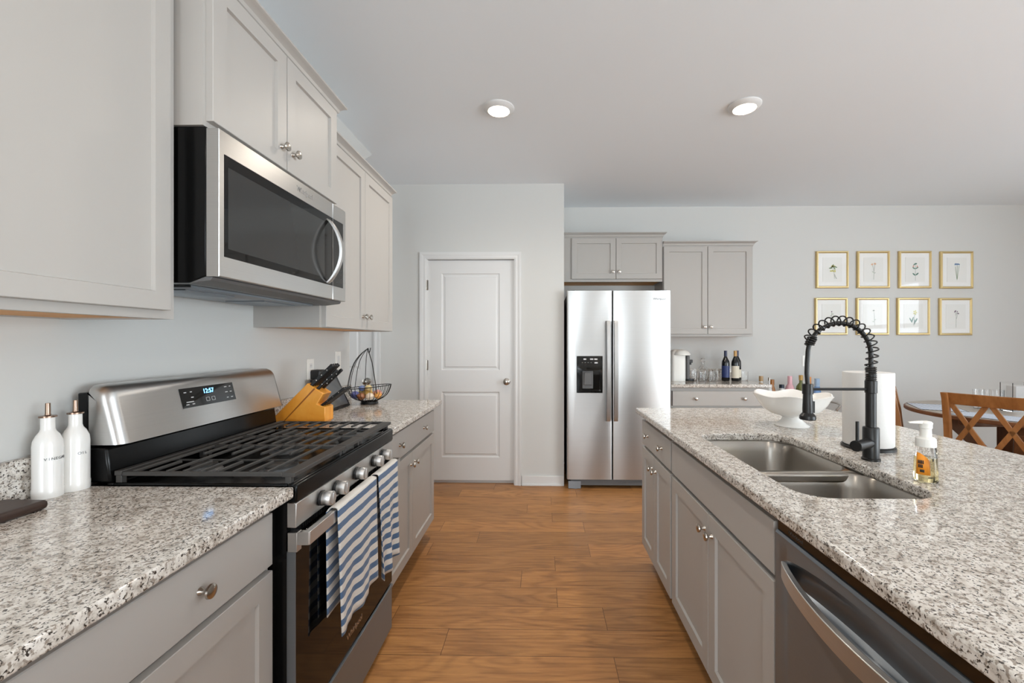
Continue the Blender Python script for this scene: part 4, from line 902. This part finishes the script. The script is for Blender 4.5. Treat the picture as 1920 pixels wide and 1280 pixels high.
# placemats
def chevron():
    m, N, L, P = nm('chevron_weave'); v = coords(N, L)
    sx = N.new('ShaderNodeSeparateXYZ'); L.new(v, sx.inputs[0])
    zz = N.new('ShaderNodeMath'); zz.operation = 'PINGPONG'; L.new(sx.outputs[0], zz.inputs[0]); zz.inputs[1].default_value = .018
    ad = N.new('ShaderNodeMath'); L.new(sx.outputs[1], ad.inputs[0]); L.new(zz.outputs[0], ad.inputs[1])
    ml = N.new('ShaderNodeMath'); ml.operation = 'MULTIPLY'; L.new(ad.outputs[0], ml.inputs[0]); ml.inputs[1].default_value = 38
    fr = N.new('ShaderNodeMath'); fr.operation = 'FRACT'; L.new(ml.outputs[0], fr.inputs[0])
    L.new(ramp(N, L, fr.outputs[0], [(.0, lin((240, 244, 248))), (.6, lin((240, 244, 248))), (.66, lin((110, 142, 184)))]), P.inputs['Base Color']); P.inputs['Roughness'].default_value = .8; return m
M['chevron'] = chevron(); col('mat_edge', (48, 50, 56), .8)
def placemat(x, y, rot, label):
    t = thing('placemat', label, 'placemat', (0, 0, 0), 'placemats on the round table', local=True)
    MB().box(-.20, .20, -.14, .14, 0, .002).build('weave', 'chevron', t); MB().box(-.204, .204, -.144, -.14, 0, .0022).box(-.204, .204, .14, .144, 0, .0022).box(-.204, -.2, -.14, .14, 0, .0022).box(.2, .204, -.14, .14, 0, .0022).build('dark_edging', 'mat_edge', t)
    t.location = (x, y, .763); t.rotation_euler = (0, 0, rot)
for a, lb in ((210, 'blue and white chevron placemat on the table behind the chair back'), (152, 'blue and white chevron placemat at the far left of the table'), (300, 'blue and white chevron placemat at the right of the round table')):
    r = math.radians(a); placemat(tx + .47 * math.cos(r), ty + .47 * math.sin(r), r + PI / 2, lb)
g1 = None
for x, y, lb in ((3.545, 3.52, 'clear tumbler on the round table, leftmost of its row'), (3.61, 3.545, 'clear tumbler on the round table, second of its row'), (3.665, 3.49, 'clear tumbler on the round table, third of its row'), (3.74, 3.50, 'clear tumbler on the round table beside the napkin holder')):
    if g1 is None: g1 = lathe_thing('drinking_glass', lb, 'glass', x, y, .7632, [('tumbler', 'glass', [(.030, 0), (.032, .004), (.036, .155), (.0345, .155), (.0305, .012), (.001, .010)])], 'tumblers on the round table')
    else: dup(g1, (x, y, .7632), 0, lb)
t = thing('napkin_holder', 'clear napkin holder with white napkins on the round table', 'napkin holder', (3.725, 3.40, .763))
for y in (3.355, 3.445): MB().box(3.635, 3.815, y - .003, y + .003, .7632, .985).build('acrylic_side', 'glass', t, bevel=.001)
MB().box(3.635, 3.815, 3.36, 3.44, .7632, .768).build('tray', 'glass', t)
MB().box(3.668, 3.782, 3.366, 3.434, .7685, .962).build('napkins', 'paper', t, bevel=.004)

# ------------------------------------------------------------------ ceiling lights
def downlight(x, y, label):
    t = thing('ceiling_light', label, 'ceiling light', (x, y, H - .03), 'round ceiling lights')
    MB().lathe([(.095, H - .0005), (.095, H - .006), (.088, H - .014), (.070, H - .022), (.066, H - .024), (.064, H - .020)], (x, y, 0), seg=48, cap1=False).build('trim_ring', 'trim', t)
    MB().lathe([(.065, H - .019), (.064, H - .023), (.05, H - .026), (.001, H - .027)], (x, y, 0), seg=48).build('diffuser', 'lamp', t)
    l = bpy.data.lights.new('ceiling_lamp_or_fill', 'SPOT'); l.energy = 34; l.spot_size = math.radians(165); l.spot_blend = 1.0; l.shadow_soft_size = .06; l.color = (1.0, .90, .78)
    o = bpy.data.objects.new('ceiling_lamp_or_fill', l); COL.objects.link(o); o.location = (x, y, H - .035)
downlight(-.261, 2.615, 'round recessed ceiling light, the left one in front of the pantry door')
downlight(1.235, 2.615, 'round recessed ceiling light, the right one above the island')
for x, y in ((-.261, .10), (1.235, .10)):      # added pair of fill spots above the camera, without fixtures
    l = bpy.data.lights.new('ceiling_lamp_or_fill', 'SPOT'); l.energy = 11; l.spot_size = math.radians(165); l.spot_blend = 1.0; l.shadow_soft_size = .07; l.color = (1.0, .91, .80)
    o = bpy.data.objects.new('ceiling_lamp_or_fill', l); COL.objects.link(o); o.location = (x, y, H - .035)
